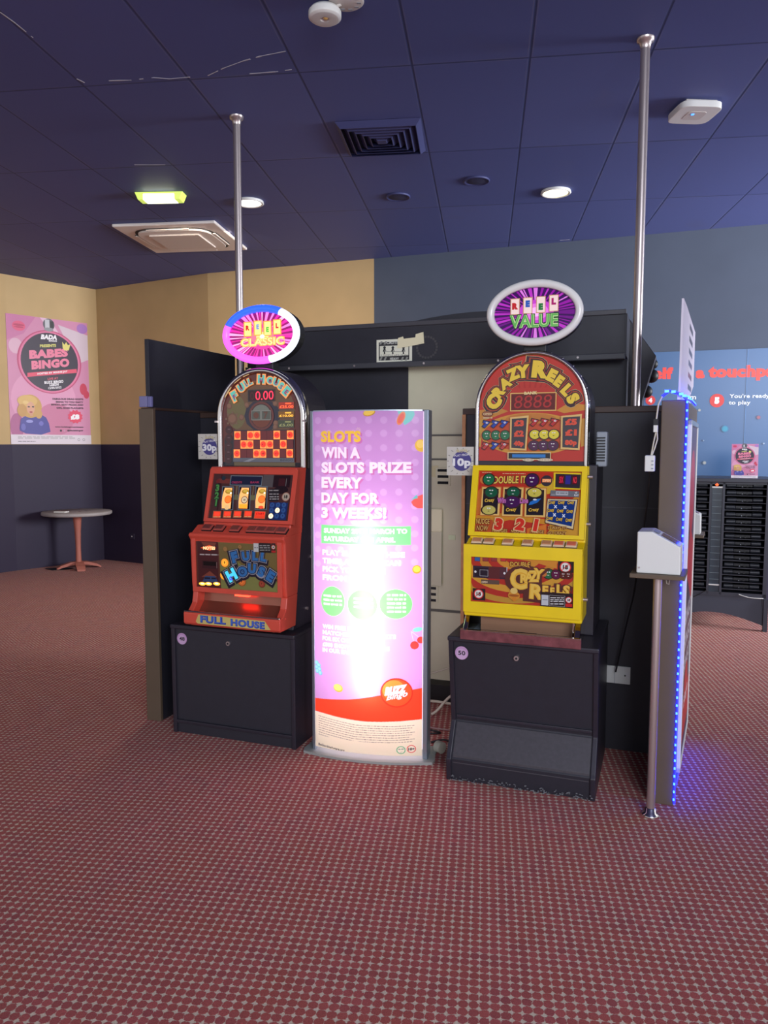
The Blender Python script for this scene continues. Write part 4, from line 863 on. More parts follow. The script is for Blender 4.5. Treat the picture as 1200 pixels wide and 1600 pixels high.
for ex, col in ((1.75, (206, 176, 120)), (1.68, (58, 26, 40)), (1.42, (176, 64, 34)), (1.26, (64, 28, 30))):
    for ch, x, y, hh, ro, wd in cr:
        if hh: A.glyph('E' if ch == 'B' else ch, T(x, y), hh*(1+(ex-1)*.62), ro, col, 0, .10+(ex-1)*.06, wd*(1+(ex-1)*.30))
for ch, x, y, hh, ro, wd in cr:
    if hh: A.glyph('E' if ch == 'B' else ch, T(x, y), hh, ro, (236, 200, 60), 0, .08, wd); 
A.cut('bank_display'); A.frame(T(345, 1112), T(704, 968), .008, (232, 190, 104), (120, 14, 14)); A.rect(T(358, 1098), T(692, 984), (96, 10, 12)); A.text('8888', T(375, 1090), T(668, 1086), T(375, 990), (168, 34, 34), .1, bold=-.005, shear=.1); A.text('BANK', T(455, 984), T(556, 982), T(455, 960), (236, 214, 150), bold=.04)
A.cut(); A.ell(T(166, 1130), T(210, 1154), (96, 44, 36)); A.ell(T(166, 1130), T(204, 1150), (150, 92, 60)); A.text('OPEN', T(130, 1138), T(198, 1138), T(130, 1122), (226, 200, 150)); A.bars(T(130, 1168), T(205, 1168), T(130, 1154), (214, 190, 150), 2)
T = RU
def seven(x, y, c, T=T, s_=.026):
    A.glyph('7', T(x, y), s_*1.45, -14, tuple(v//3 for v in c), 0, .16, 1.25); A.glyph('7', T(x, y), s_*1.15, -14, c, 0, .12, 1.3); A.ell(T(x+8, y-20), T(x+20, y-11), (236, 232, 236)); A.circ(T(x+6, y-20), .0014, (30, 30, 40)); A.circ(T(x+12, y-20), .0014, (30, 30, 40))
def fruit(x, y, c, T=T, r=.0195, sq=1.0):
    A.ell(T(x, y), (T(x, y)[0]+r*1.22*sq/A.ls, T(x, y)[1]+r*1.2/A.lt), (58, 40, 34)); A.ell(T(x, y), (T(x, y)[0]+r*sq/A.ls, T(x, y)[1]+r/A.lt), c); dk = c[1] < 120
    for q in (-.28, .18): A.ell((T(x, y)[0]+r*q/A.ls, T(x, y)[1]+r*.38/A.lt), (T(x, y)[0]+r*(q+.17)/A.ls, T(x, y)[1]+r*.50/A.lt), (232, 230, 226))
    A.ell((T(x, y)[0]-r*.05/A.ls, T(x, y)[1]-r*.28/A.lt), (T(x, y)[0]+r*.17/A.ls, T(x, y)[1]-r*.36/A.lt), (222, 222, 212) if dk else (70, 60, 30))
for k in range(3):
    seven(132+92*k, 145, (36, 64, 160)); seven(132+92*k, 362, ((190, 60, 60), (36, 64, 160), (190, 60, 60))[k]); seven(616+96*k, 132, (186, 40, 44))
    A.circ(T(112+94*k, 252), .016, (206, 120, 60)); fruit(140+94*k, 250, (32, 112, 70)); fruit(620+93*k, 245, (226, 208, 60), sq=1.12); fruit(614+92*k, 352, (78, 24, 70), sq=1.12)
for (x0, y0, x1, y1, tx) in ((376, 402, 556, 58, ('£3', '£2', '40p')), (872, 396, 1066, 50, ('£5', '£1', '80p'))):
    A.cut('prize_column#%d' % x0)
    A.poly([T(x0, y0-8), T(x1-14, y0), T(x1+6, y1), T(x0+2, y1+18)], (224, 184, 112)); A.poly([T(x0+16, y0-26), T(x1-30, y0-18), T(x1-12, y1+22), T(x0+18, y1+32)], (62, 54, 62))
    for k, s_ in enumerate(tx): A.text(s_, T(x0+40, y1+108+k*102), T(x1-42, y1+108+k*102), T(x0+40, y1+44+k*102), (206, 70, 46), .15, bold=.07)
A.cut('message_display'); A.frame(T(356, 492), T(782, 418), .008, (226, 196, 140), (30, 26, 34)); A.rect(T(402, 470), T(728, 438), (30, 104, 170), .25); A.ell(T(562, 494), T(618, 508), (226, 208, 180)); A.ell(T(726, 492), T(800, 506), (226, 208, 180)); A.bars(T(515, 500), T(610, 500), T(515, 488), (150, 120, 100), 3); A.bars(T(662, 498), T(790, 498), T(662, 486), (150, 120, 100), 4)
A.parts(t, 'top_glass', top, .12)
# reel glass
A = Art(*PRR); T = RR; A.rect((0, 0), (1, 1), (186, 54, 36)); A.poly([T(95, 520), T(340, 500), T(760, 560), T(1060, 300), T(1060, 560), T(720, 600), T(400, 560), T(95, 640)], (206, 142, 46)); A.poly([T(640, 240), T(800, 170), T(830, 300), T(700, 330)], (214, 170, 50)); A.poly([T(95, 300), T(140, 260), T(130, 500), T(95, 520)], (196, 110, 46))
A.poly([T(240, 560), T(300, 680), T(90, 690), T(95, 560)], (190, 84, 44)); A.poly([T(560, 640), T(740, 600), T(740, 700), T(560, 690)], (216, 120, 46)); A.poly([T(770, 600), T(1055, 560), T(1040, 700), T(760, 700)], (206, 150, 52))
A.bars(T(325, 132), T(540, 132), T(325, 122), (226, 200, 150), 8); A.bars(T(135, 126), T(222, 126), T(135, 118), (206, 170, 140), 9)
A.text('DOUBLE IT', T(238, 230), T(552, 222), T(238, 152), (92, 40, 40), bold=.10); A.text('DOUBLE IT', T(242, 226), T(548, 218), T(242, 156), (232, 196, 84), bold=.03)
A.circ(T(155, 190), .019, (206, 116, 60)); fruit(198, 186, (34, 112, 70), T, .024); fruit(604, 188, (70, 26, 80), T, .027); A.circ(T(742, 192), .0245, (60, 52, 56)); A.rect(T(700, 206), T(786, 174), (226, 128, 72), .2); A.text('OPEN', T(706, 202), T(780, 202), T(706, 180), (255, 214, 160))
A.cut('feature_display'); A.poly([T(808, 268), T(1068, 274), T(1078, 112), T(810, 112)], (232, 204, 40)); A.poly([T(824, 254), T(1060, 262), T(1072, 128), T(828, 124)], (52, 44, 50)); A.rect(T(856, 220), T(908, 140), (90, 16, 26)); A.rect(T(920, 222), T(974, 140), (44, 40, 120), .3); A.rect(T(988, 222), T(1036, 142), (90, 16, 26)); A.text('SIX', T(862, 212), T(902, 212), T(862, 150), (196, 40, 60), .4); A.text('NO', T(994, 214), T(1030, 214), T(994, 152), (196, 50, 60), .4)
for (x0, x1, y0, y1) in ((128, 316, 254, 526), (326, 528, 254, 532), (534, 742, 258, 538)):
    A.cut('reel_window#%d' % x0); A.poly([T(x0-4, y1), T(x1-6, y1+4), T(x1+4, y0), T(x0+6, y0)], (196, 118, 56)); A.poly([T(x0+4, y1-8), T(x1-14, y1-4), T(x1-4, y0+8), T(x0+14, y0+8)], (230, 190, 110)); A.poly([T(x0+18, y1-20), T(x1-30, y1-18), T(x1-22, y0+22), T(x0+24, y0+22)], (38, 32, 36))
def crazy(x, y, wd=96, c=(226, 186, 70)):
    A.text('Crazy', T(x-wd/2, y+22), T(x+wd/2, y+14), T(x-wd/2, y-26), (78, 44, 30), bold=.10); A.text('Crazy', T(x-wd/2+4, y+18), T(x+wd/2-4, y+10), T(x-wd/2+4, y-22), c, bold=.04)
A.cut('reel_window#128'); A.circ(T(185, 310), .014, (176, 84, 56)); fruit(226, 308, (30, 88, 60), T, .023, 1.2); crazy(210, 392); fruit(208, 472, (196, 184, 96), T, .020, 1.5)
A.cut('reel_window#326'); A.circ(T(386, 310), .014, (176, 84, 56)); fruit(430, 308, (30, 88, 60), T, .023, 1.2); fruit(420, 398, (70, 28, 80), T, .025, 1.4); crazy(412, 478, 104)
A.cut('reel_window#534'); fruit(630, 308, (206, 190, 80), T, .020, 1.5); A.poly([T(575, 425), T(590, 395), T(640, 370), T(692, 362), T(660, 400), T(610, 420)], (40, 110, 190)); A.ell(T(634, 374), T(652, 382), (226, 226, 230)); crazy(622, 478, 104)
A.cut()
for (s_, x) in (('Win', 322), ('Line', 530)): A.text(s_, T(x-42, 414), T(x+44, 412), T(x-42, 356), (96, 40, 96), bold=.12); A.text(s_, T(x-38, 410), T(x+40, 408), T(x-38, 360), (196, 110, 170), bold=.05)
A.poly([T(776, 340), T(1052, 348), T(1056, 292), T(784, 284)], (112, 112, 116)); A.rect(T(830, 330), T(950, 294), (176, 176, 178)); A.bars(T(840, 316), T(940, 318), T(840, 302), (110, 110, 114), 21); A.rect(T(786, 334), T(826, 318), (140, 140, 142)); A.text('x2', T(1012, 312), T(1034, 312), T(1012, 296), (236, 236, 236)); A.text('PLAY', T(1006, 338), T(1048, 338), T(1006, 322), (236, 236, 236))
A.cut('feature_grid'); A.poly([T(728, 592), T(996, 656), T(1044, 366), T(752, 362)], (92, 58, 46)); A.poly([T(734, 586), T(990, 646), T(1036, 372), T(756, 368)], (214, 196, 150)); A.poly([T(748, 572), T(978, 622), T(1018, 384), T(768, 380)], (24, 54, 120))
for i in range(3):
    for j in range(3): x = 792 + j*90 - i*10; y = 408 + i*74 + j*(i*4); crazy(x, y, 70)
for (x, y) in ((828, 440), (918, 446), (818, 516), (905, 524)): A.line(T(x-12, y-14), T(x+12, y+14), .004, (220, 226, 236)); A.line(T(x+12, y-14), T(x-12, y+14), .004, (220, 226, 236))
A.cut()
for (s_, bx_, by_, ex_) in (('NUDGE', 98, 600, 218), ('NOW', 104, 662, 208), ('NUDGES', 246, 674, 382), ('NUDGES', 416, 682, 552), ('NUDGE', 598, 684, 718), ('27 WAYS TO', 754, 650, 930), ('GO CRAZY', 754, 696, 930)):
    hh = 52 if s_ in ('NUDGE', 'NOW') and bx_ < 200 else 32; A.text(s_, T(bx_-3, by_+3), T(ex_+3, by_+7), T(bx_-3, by_-hh), (110, 44, 34), bold=.10); A.text(s_, T(bx_, by_), T(ex_, by_+4), T(bx_, by_-hh+4), (220, 176, 90), bold=.01)
for ch, x, y in (('3', 302, 604), ('2', 500, 606), ('1', 645, 612)):
    A.glyph(ch, T(x, y), .062, -8, (226, 186, 130), 0, .12, 1.15); A.glyph(ch, T(x, y), .054, -8, (206, 52, 36), 0, .07, 1.1)
A.parts(t, 'reel_glass', reel, .06)
# belly glass
A = Art(*PRB); T = RB; A.rect((0, 0), (1, 1), (176, 52, 42))
def swirl(r0, r1, c, cx=520, cy=40):
    pts = [T(cx + r0*math.cos(R(a))*1.25, cy + r0*math.sin(R(a))*.8) for a in range(5, 176, 8)] + [T(cx + r1*math.cos(R(a))*1.25, cy + r1*math.sin(R(a))*.8) for a in range(175, 4, -8)]
    A.poly([(min(max(p[0], 0), 1), min(max(p[1], 0), 1)) for p in pts], c)
for r0, r1, c in ((110, 170, (206, 140, 52)), (230, 290, (196, 128, 50)), (350, 420, (206, 150, 56)), (480, 540, (186, 140, 56))): swirl(r0, r1, c)
A.poly([T(420, 62), T(860, 80), T(860, 160), T(640, 100)], (206, 136, 52)); A.rect(T(868, 190), T(1012, 92), (44, 34, 38))
for k, (x, c) in enumerate(((150, (44, 96, 160)), (222, (150, 60, 60)), (300, (150, 60, 60)), (382, (196, 56, 56)))): A.rect(T(x-26, 96), T(x+26, 58), (110, 56, 44)); A.rect(T(x-22, 92), T(x+22, 62), c)
A.cut('coin_mechanism'); A.rect(T(112, 240), T(412, 150), (52, 42, 58)); A.rect(T(128, 230), T(246, 158), (36, 30, 42)); A.rect(T(250, 246), T(350, 146), (92, 44, 46)); A.rect(T(350, 240), T(408, 152), (84, 48, 56)); A.frame(T(172, 226), T(246, 174), .003, (190, 188, 196), (40, 34, 46)); A.rect(T(409, 258), T(417, 148), (206, 202, 206)); A.circ(T(134, 188), .005, (226, 224, 226)); A.circ(T(392, 202), .005, (226, 224, 226))
A.cut()
A.rect(T(184, 294), T(346, 266), (96, 76, 66)); A.text('OPEN', T(188, 290), T(240, 290), T(188, 272), (226, 200, 170)); A.rect(T(110, 438), T(222, 342), (46, 34, 36)); eighteen(A, T(163, 386), .0215); eighteen(A, T(936, 146), .0235)
for (x, y, c, r) in ((785, 206, (34, 104, 66), .020), (852, 212, (92, 26, 66), .018), (918, 218, (92, 34, 30), .014), (964, 218, (92, 34, 30), .014)): fruit(x, y, c, T, r)
A.circ(T(745, 205), .012, (196, 116, 60))
A.text('DOUBLE', T(440, 142), T(626, 146), T(440, 94), (84, 40, 36), bold=.10); A.text('DOUBLE', T(444, 139), T(620, 143), T(444, 98), (226, 176, 76), bold=.02)
A.cut('title_lettering')
lt = (('C', 520, 252, .092, 0, .92), ('R', 568, 250, .038, 0, 1), ('A', 612, 232, .042, 0, .9), ('Z', 654, 228, .050, 4, .9), ('Y', 698, 206, .046, -6, 1), ('R', 682, 366, .066, -3, 1.1), ('E', 758, 352, .040, 0, 1), ('E', 820, 358, .030, 0, 1), ('L', 888, 346, .044, 0, 1), ('S', 944, 352, .042, -8, 1.1))
for ch, x, y, hh, ro, wd in lt: A.glyph(ch, T(x, y+6), hh*1.30, ro, (88, 48, 44), 0, .16, wd*1.2)
for ch, x, y, hh, ro, wd in lt: A.glyph(ch, T(x, y), hh, ro, (222, 168, 58), 0, .07, wd); A.glyph(ch, T(x, y-3), hh*.97, ro, (230, 190, 84), 0, .02, wd*.95)
A.cut(); A.ell(T(478, 398), T(530, 440), (206, 140, 52)); A.ell(T(478, 356), T(510, 385), (222, 190, 110)); A.ell(T(478, 398), T(525, 412), (160, 90, 40)); A.circ(T(480, 428), .010, (206, 130, 46))
A.cut('warning_label'); A.rect(T(714, 500), T(1002, 382), (40, 32, 34)); A.rect(T(722, 482), T(786, 394), (190, 194, 200)); A.bars(T(732, 440), T(778, 442), T(732, 428), (120, 124, 130), 2); A.frame(T(792, 488), T(934, 402), .0018, (196, 196, 196), (44, 38, 40))
for k, y in enumerate((424, 442, 456, 478)): A.bars(T(802, y), T(924, y+1), T(802, y-14), (206, 206, 206), 70+k)
eighteen(A, T(967, 437), .0135); A.rect(T(938, 496), T(998, 472), (196, 40, 40))
A.parts(t, 'belly_glass', belly, .14)
ring_o = mat('ring_unlit_white', (232, 230, 226), .22)
def face_r(A):
    global FX, FY
    T = RS; FX, FY = .424, .385; A.ell((.5, .5), (.924, .885), (64, 10, 92), .12, 48)
    starburst(A, T(540, 345), (((150, 20, 160), .28), ((186, 50, 190), .30), ((110, 14, 130), .25), ((216, 120, 216), .35)), 9)
    for r_, c, e in ((.26, (190, 60, 190), .45), (.18, (216, 110, 206), .5), (.10, (240, 170, 226), .6)): A.ell(T(545, 335), (T(545, 335)[0]+r_*.7, T(545, 335)[1]+r_*.7), c, e)
    for ch, x, y, c in (('R', 380, 290, (206, 40, 44)), ('E', 480, 284, (44, 96, 190)), ('E', 582, 280, (36, 130, 60)), ('L', 682, 272, (180, 30, 110))):
        A.rect(T(x-38, y+66), T(x+38, y-66), (206, 150, 110), .15); A.rect(T(x-32, y+60), T(x+32, y-60), (240, 214, 206), .3); A.glyph(ch, T(x, y + (16 if x == 582 else -14 if ch != 'R' else -4)), .029, 0, c, .1, .09)
    A.text('VALUE', T(330, 468), T(722, 458), T(330, 352), (34, 92, 40), .05, bold=.10); A.text('VALUE', T(338, 461), T(716, 452), T(338, 359), (190, 214, 150), .3, bold=.05); A.text('VALUE', T(340, 459), T(714, 450), T(340, 361), (96, 176, 84), .25, bold=.01)
topper(t, P_RS, lambda d: ring_o, face_r, 1.91)

# price cards on the flanks of the machines
def price(P, num, lab, v):
    O, Sv, Tv = P; t = Thing('price_card', lab, 'card', G, (O[0]+Sv[0]/2, v, O[2]), 'price cards beside the machines')
    t.part('card', MB().box(O[0], O[0]+Sv[0], v, v+.004, O[2], O[2]+Tv[2], mat('card_stone', (206, 200, 190), .6)))
    A = Art((O[0], v-.0002, O[2]), Sv, Tv); rd = random.Random(5)
    for k in range(14): q = R(k*25.7); A.line((.5+.42*math.cos(q), .5+.42*math.sin(q)), (.5+.5*math.cos(q)*1.1 if abs(math.cos(q)) < .9 else .5+.49*math.cos(q), .5+.47*math.sin(q)), .0025, (120, 114, 110))
    A.circ((.56, .5), .045, (70, 62, 130), n=40); A.text('SLOTS', (.36, .80), (.76, .80), (.36, .90), (196, 180, 120)); A.text('PLAY FROM', (.28, .64), (.84, .70), (.28, .72), (226, 222, 226), bold=.02); A.text(num, (.22, .25), (.90, .25), (.22, .60), (236, 234, 236), bold=.05)
    t.part('print', A.mesh(.5))
price(P_C30, '30p', 'white card reading PLAY FROM 30p left of the red machine', 3.53)
price(((P_C10[0][0]-.008,)+P_C10[0][1:], P_C10[1], P_C10[2]), '10p', 'white card reading PLAY FROM 10p left of the yellow machine', 3.45)

# ------------------------------------------------------------------ light box banner between the machines
t = Thing('light_box', 'tall illuminated pink SLOTS advertising light box between the two machines', 'light box', BN, (0, .05, 0))
HW, BUL, Z0, Z1 = .264, .055, .03, 1.652
def fy(x, hw=.3): return -BUL*(1-(x/hw)**2)
pts = [(x/100, fy(x/100, .3)-.014) for x in range(-30, 31, 3)]
t.part('base_plate', MB().prism([(-.315, .06)] + [(-.325, .0)] + [(x*1.06, y_-.022) for x, y_ in pts] + [(.325, .0), (.315, .06), (.315, .16), (-.315, .16)], 0, .012, mat('base_grey', (172, 176, 172), .45, .3), axis='z'), label='curved grey foot plate')
for s_, (a, b) in ((-1, (-.285, -.262)), (1, (.262, .290))): t.part('side_rail', MB().prism([(a, .012), (a+.004, -.006), (b-.004, -.010 if s_ > 0 else -.014), (b, -.004), (b, .07), (a, .10)], .012, 1.656, M_SILVER, axis='z', bev=.002))
t.part('top_cap', MB().prism([(x/1000, fy(x/1000)-.001) for x in range(-262, 263, 29)] + [(.262, .10), (-.262, .10)], 1.652, 1.657, M_SILVER, axis='z'))
t.part('added_back_glow', MB().box(-.262, .262, .088, .10, .02, 1.65, mat('added_back_glow_panel', (235, 225, 235), .6, emit=BACK_E, ecol=(255, 236, 250))))  # glowing back added in place of light bounced around inside the box
t.part('fluorescent_tube', MB().cyl((.005, .004, .30), (.005, .004, 1.16), .013, mat('fluorescent_tube', (255, 255, 255), .4, emit=TUBE_E, ecol=(255, 244, 246)), 12))
A = Art((0, 0, 0), (.528, 0, 0), (0, 0, Z1-Z0)); T = BU; V = BL; WHT = (250, 246, 250)
A.rect((0, 0), (1, 1), PR_BG)
for y in (145, 255, 375, 500, 620, 745, 865, 980, 1100, 1220, 1340):
    for x in (100, 200, 305, 415, 540, 665, 790, 920): A.circ(T(x, y), .0165, PR_DOT, n=16)
A.poly([V(x, y) for x, y in ((60, 978), (200, 980), (330, 978), (450, 968), (600, 948), (760, 930), (910, 918), (910, 1170), (750, 1164), (600, 1158), (470, 1150), (360, 1134), (250, 1115), (150, 1094), (60, 1076))], (238, 74, 44))
A.poly([V(60, 1470), V(60, 1078), V(150, 1094), V(250, 1115), V(360, 1134), V(470, 1150), V(600, 1158), V(750, 1164), V(915, 1166), V(915, 1480)], (244, 238, 206))
def line_(M_, s_, x0, y0, x1, y1, tx, ty, c=WHT, bold=.055, sh=True):
    if sh: A.text(s_, M_(x0+14, y0+14), M_(x1+14, y1+14), M_(tx+14, ty+14), PR_SH, bold=bold)
    A.text(s_, M_(x0, y0), M_(x1, y1), M_(tx, ty), c, bold=bold)
line_(T, 'SLOTS', 128, 326, 476, 328, 128, 231, (246, 210, 60))
for k in range(5): A.line(T(455+8*math.cos(k*.7-2.6), 228+8*math.sin(k*.7-2.6)), T(455+22*math.cos(k*.7-2.6), 228+24*math.sin(k*.7-2.6)), .0012, (255, 240, 180))
for s_, y, x1 in (('WIN A', 455, 470), ('SLOTS PRIZE', 581, 890), ('EVERY', 705, 490), ('DAY FOR', 834, 632), ('3 WEEKS!', 958, 690)): line_(T, s_, 133, y, x1, y+8, 133, y-92)
A.poly([T(132, 1168), T(890, 1194), T(890, 1036), T(132, 1014)], (120, 226, 130))
A.text('SUNDAY 20TH MARCH TO', T(155, 1082), T(860, 1098), T(155, 1040), WHT, bold=.05); A.text('SATURDAY 9TH APRIL', T(155, 1150), T(765, 1168), T(155, 1108), WHT, bold=.05)
for s_, y, x1 in (('PLAY SLOTS AT THESE', 1268, 842), ('TIMES AND YOU CAN', 1338, 808), ('PICK YOUR PRIZE', 1408, 684), ('FROM THESE', 1478, 630)): A.text(s_, T(142, y), T(x1, y+(x1-142)*.045), T(142, y-48), WHT, bold=.055)
for (x, y, rx, ry) in ((215, 218, 97, 121), (450, 245, 116, 124), (704, 247, 124, 123)): A.ell(V(x, y), V(x+rx, y+ry), (120, 220, 120), n=48)
for (x, y, n_) in ((140, 185, 3), (385, 205, 3), (640, 185, 5)):
    for k in range(n_): A.bars(V(x, y+k*32), V(x+(150 if n_ == 3 else 140), y+8+k*32), V(x, y-20+k*32), WHT, k+int(x), .7)
for s_, y, x1 in (('WIN FREE PLAY WITH', 430, 556), ('MATCHES AND TICKETS', 476, 708), ('FOR SIX CHANCES TO WIN', 522, 622), ('£500 SHOPPING VOUCHERS', 570, 660), ('IN OUR EASTER DRAW', 612, 568)): A.text(s_, V(130, y), V(x1, y+(x1-130)*.075), V(130, y-34), WHT, bold=.06)
# fruit and coins round the edge
A.ell(T(545, 84), T(597, 112), (206, 160, 30), rot=12); A.ell(T(543, 80), T(590, 104), (250, 220, 90), rot=12)
A.poly([T(775, 70), T(910, 70), T(915, 100), T(890, 150), T(835, 188), T(800, 130)], (120, 220, 200)); A.ell(T(806, 130), T(835, 190), (240, 140, 70), rot=-24); A.ell(T(806, 130), T(826, 176), (238, 90, 60), rot=-24)
A.ell(T(968, 358), T(1018, 412), (240, 200, 60), rot=20); A.ell(T(960, 345), T(990, 380), (250, 220, 100))
A.poly([T(890, 830), T(930, 790), T(985, 768), T(985, 888), T(940, 885), T(905, 862)], (238, 96, 84)); A.poly([T(890, 812), T(935, 770), T(945, 800)], (110, 200, 190))
A.ell(T(938, 1403), T(975, 1442), (214, 160, 40)); A.ell(T(938, 1400), T(966, 1428), (250, 210, 80))
A.line(V(820, 465), V(838, 545), .0016, (220, 230, 200)); A.line(V(825, 470), V(882, 520), .0016, (220, 230, 200)); A.circ(V(846, 577), .0195, (232, 70, 60)); A.circ(V(892, 540), .0165, (232, 70, 60)); A.ell(V(868, 456), V(905, 476), (130, 222, 190), rot=10)
for (x, y) in ((80, 700), (98, 720), (80, 735), (104, 750), (86, 765), (112, 780)): A.circ(V(x, y), .011, (110, 200, 214)); A.circ(V(x-2, y-2), .008, (150, 222, 226))
A.ell(V(260, 890), V(299, 925), (226, 176, 50), rot=-12); A.ell(V(256, 886), V(288, 914), (250, 226, 110), rot=-12)
A.ell(V(712, 938), V(836, 1066), (206, 54, 36), n=48); A.ell(V(712, 938), V(826, 1054), (238, 86, 44), n=48); A.ell(V(690, 915), V(775, 1000), (246, 140, 60), n=48, rot=20); A.ell(V(716, 960), V(796, 1040), (238, 86, 44), n=48)
A.text('BUZZ', V(622, 956), V(792, 944), V(622, 890), WHT, bold=.10, shear=.25); A.text('Bingo', V(636, 1006), V(796, 984), V(636, 950), WHT, bold=.03, shear=.3)
for k in range(13): y = 1118+k*18; A.bars(V(96, y), V(395, y+62), V(96, y-8), (120, 116, 104), k, .5); A.bars(V(398, y+62), V(700, y+88), V(398, y+54), (120, 116, 104), k+20, .5); A.bars(V(702, y+88), V(850 - (k % 3)*18, y+92), V(702, y+80), (120, 116, 104), k+40, .5)
A.rect(V(80, 1440), V(900, 1358), (244, 238, 206)); A.text('BeGambleAware.org', V(96, 1352), V(312, 1392), V(96, 1328), (84, 82, 80), bold=.03)
for x, c in ((748, (90, 190, 130)), (826, (226, 74, 66))): A.ell(V(x, 1391), V(x+35, 1426), c, n=32); A.ell(V(x, 1391), V(x+28, 1419), (246, 240, 214), n=32)
A.text('18+', V(803, 1402), V(850, 1403), V(803, 1380), (60, 50, 50), bold=.05); A.bars(V(727, 1388), V(770, 1390), V(727, 1378), (90, 150, 110), 1); A.line(V(742, 1406), V(748, 1412), .001, (90, 170, 120)); A.line(V(748, 1412), V(758, 1400), .001, (90, 170, 120))
NX, NY = 264, 811
im = A.raster(NX, NY, 2)
xs = np.linspace(-.264, .264, NX+1); zs = np.linspace(Z0, Z1, NY+1); XX, ZZ = np.meshgrid(xs, zs)
co = np.stack([XX, -BUL*(1-(XX/.30)**2) + .001, ZZ], -1).reshape(-1, 3)
ii = np.arange(NX*NY); r_ = ii//NX; c_ = ii % NX; b0 = r_*(NX+1)+c_
fa = np.stack([b0, b0+1, b0+NX+2, b0+NX+1], 1)
me = bpy.data.meshes.new('print_panel'); me.vertices.add(len(co)); me.vertices.foreach_set('co', (co - np.array((0, .05, 0))).astype('f').ravel())
me.loops.add(fa.size); me.loops.foreach_set('vertex_index', fa.ravel().astype('i')); me.polygons.add(len(fa)); me.polygons.foreach_set('loop_start', (np.arange(len(fa))*4).astype('i'))
me.polygons.foreach_set('use_smooth', np.ones(len(fa), bool)); me.update(calc_edges=True)
at = me.color_attributes.new('ink', 'FLOAT_COLOR', 'CORNER')
cc = np.ones((len(fa), 4, 4), 'f'); cc[:, :, :3] = im.reshape(-1, 1, 3); at.data.foreach_set('color', cc.ravel())
m = bpy.data.materials.new('backlit_print'); m.use_nodes = True; nt = m.node_tree; N = nt.nodes; N.remove(N['Principled BSDF'])
ca = N.new('ShaderNodeVertexColor'); ca.layer_name = 'ink'; tr_ = N.new('ShaderNodeBsdfTranslucent'); df = N.new('ShaderNodeBsdfDiffuse'); mx = N.new('ShaderNodeMixShader'); gl = N.new('ShaderNodeBsdfGlossy'); m2 = N.new('ShaderNodeMixShader')
gl.inputs['Roughness'].default_value = .15; mx.inputs[0].default_value = .3; m2.inputs[0].default_value = .03
nt.links.new(ca.outputs[0], tr_.inputs[0]); nt.links.new(ca.outputs[0], df.inputs[0]); nt.links.new(tr_.outputs[0], mx.inputs[1]); nt.links.new(df.outputs[0], mx.inputs[2]); nt.links.new(mx.outputs[0], m2.inputs[1]); nt.links.new(gl.outputs[0], m2.inputs[2]); nt.links.new(m2.outputs[0], N['Material Output'].inputs[0])
me.materials.append(m); o = bpy.data.objects.new('print_panel', me); COL.objects.link(o); o.parent = t.o; o['label'] = 'pink printed advert face'
t.part('plug', MB().cyl((.315, .12, .03), (.345, .10, .03), .028, M_CABLE_W, 14))

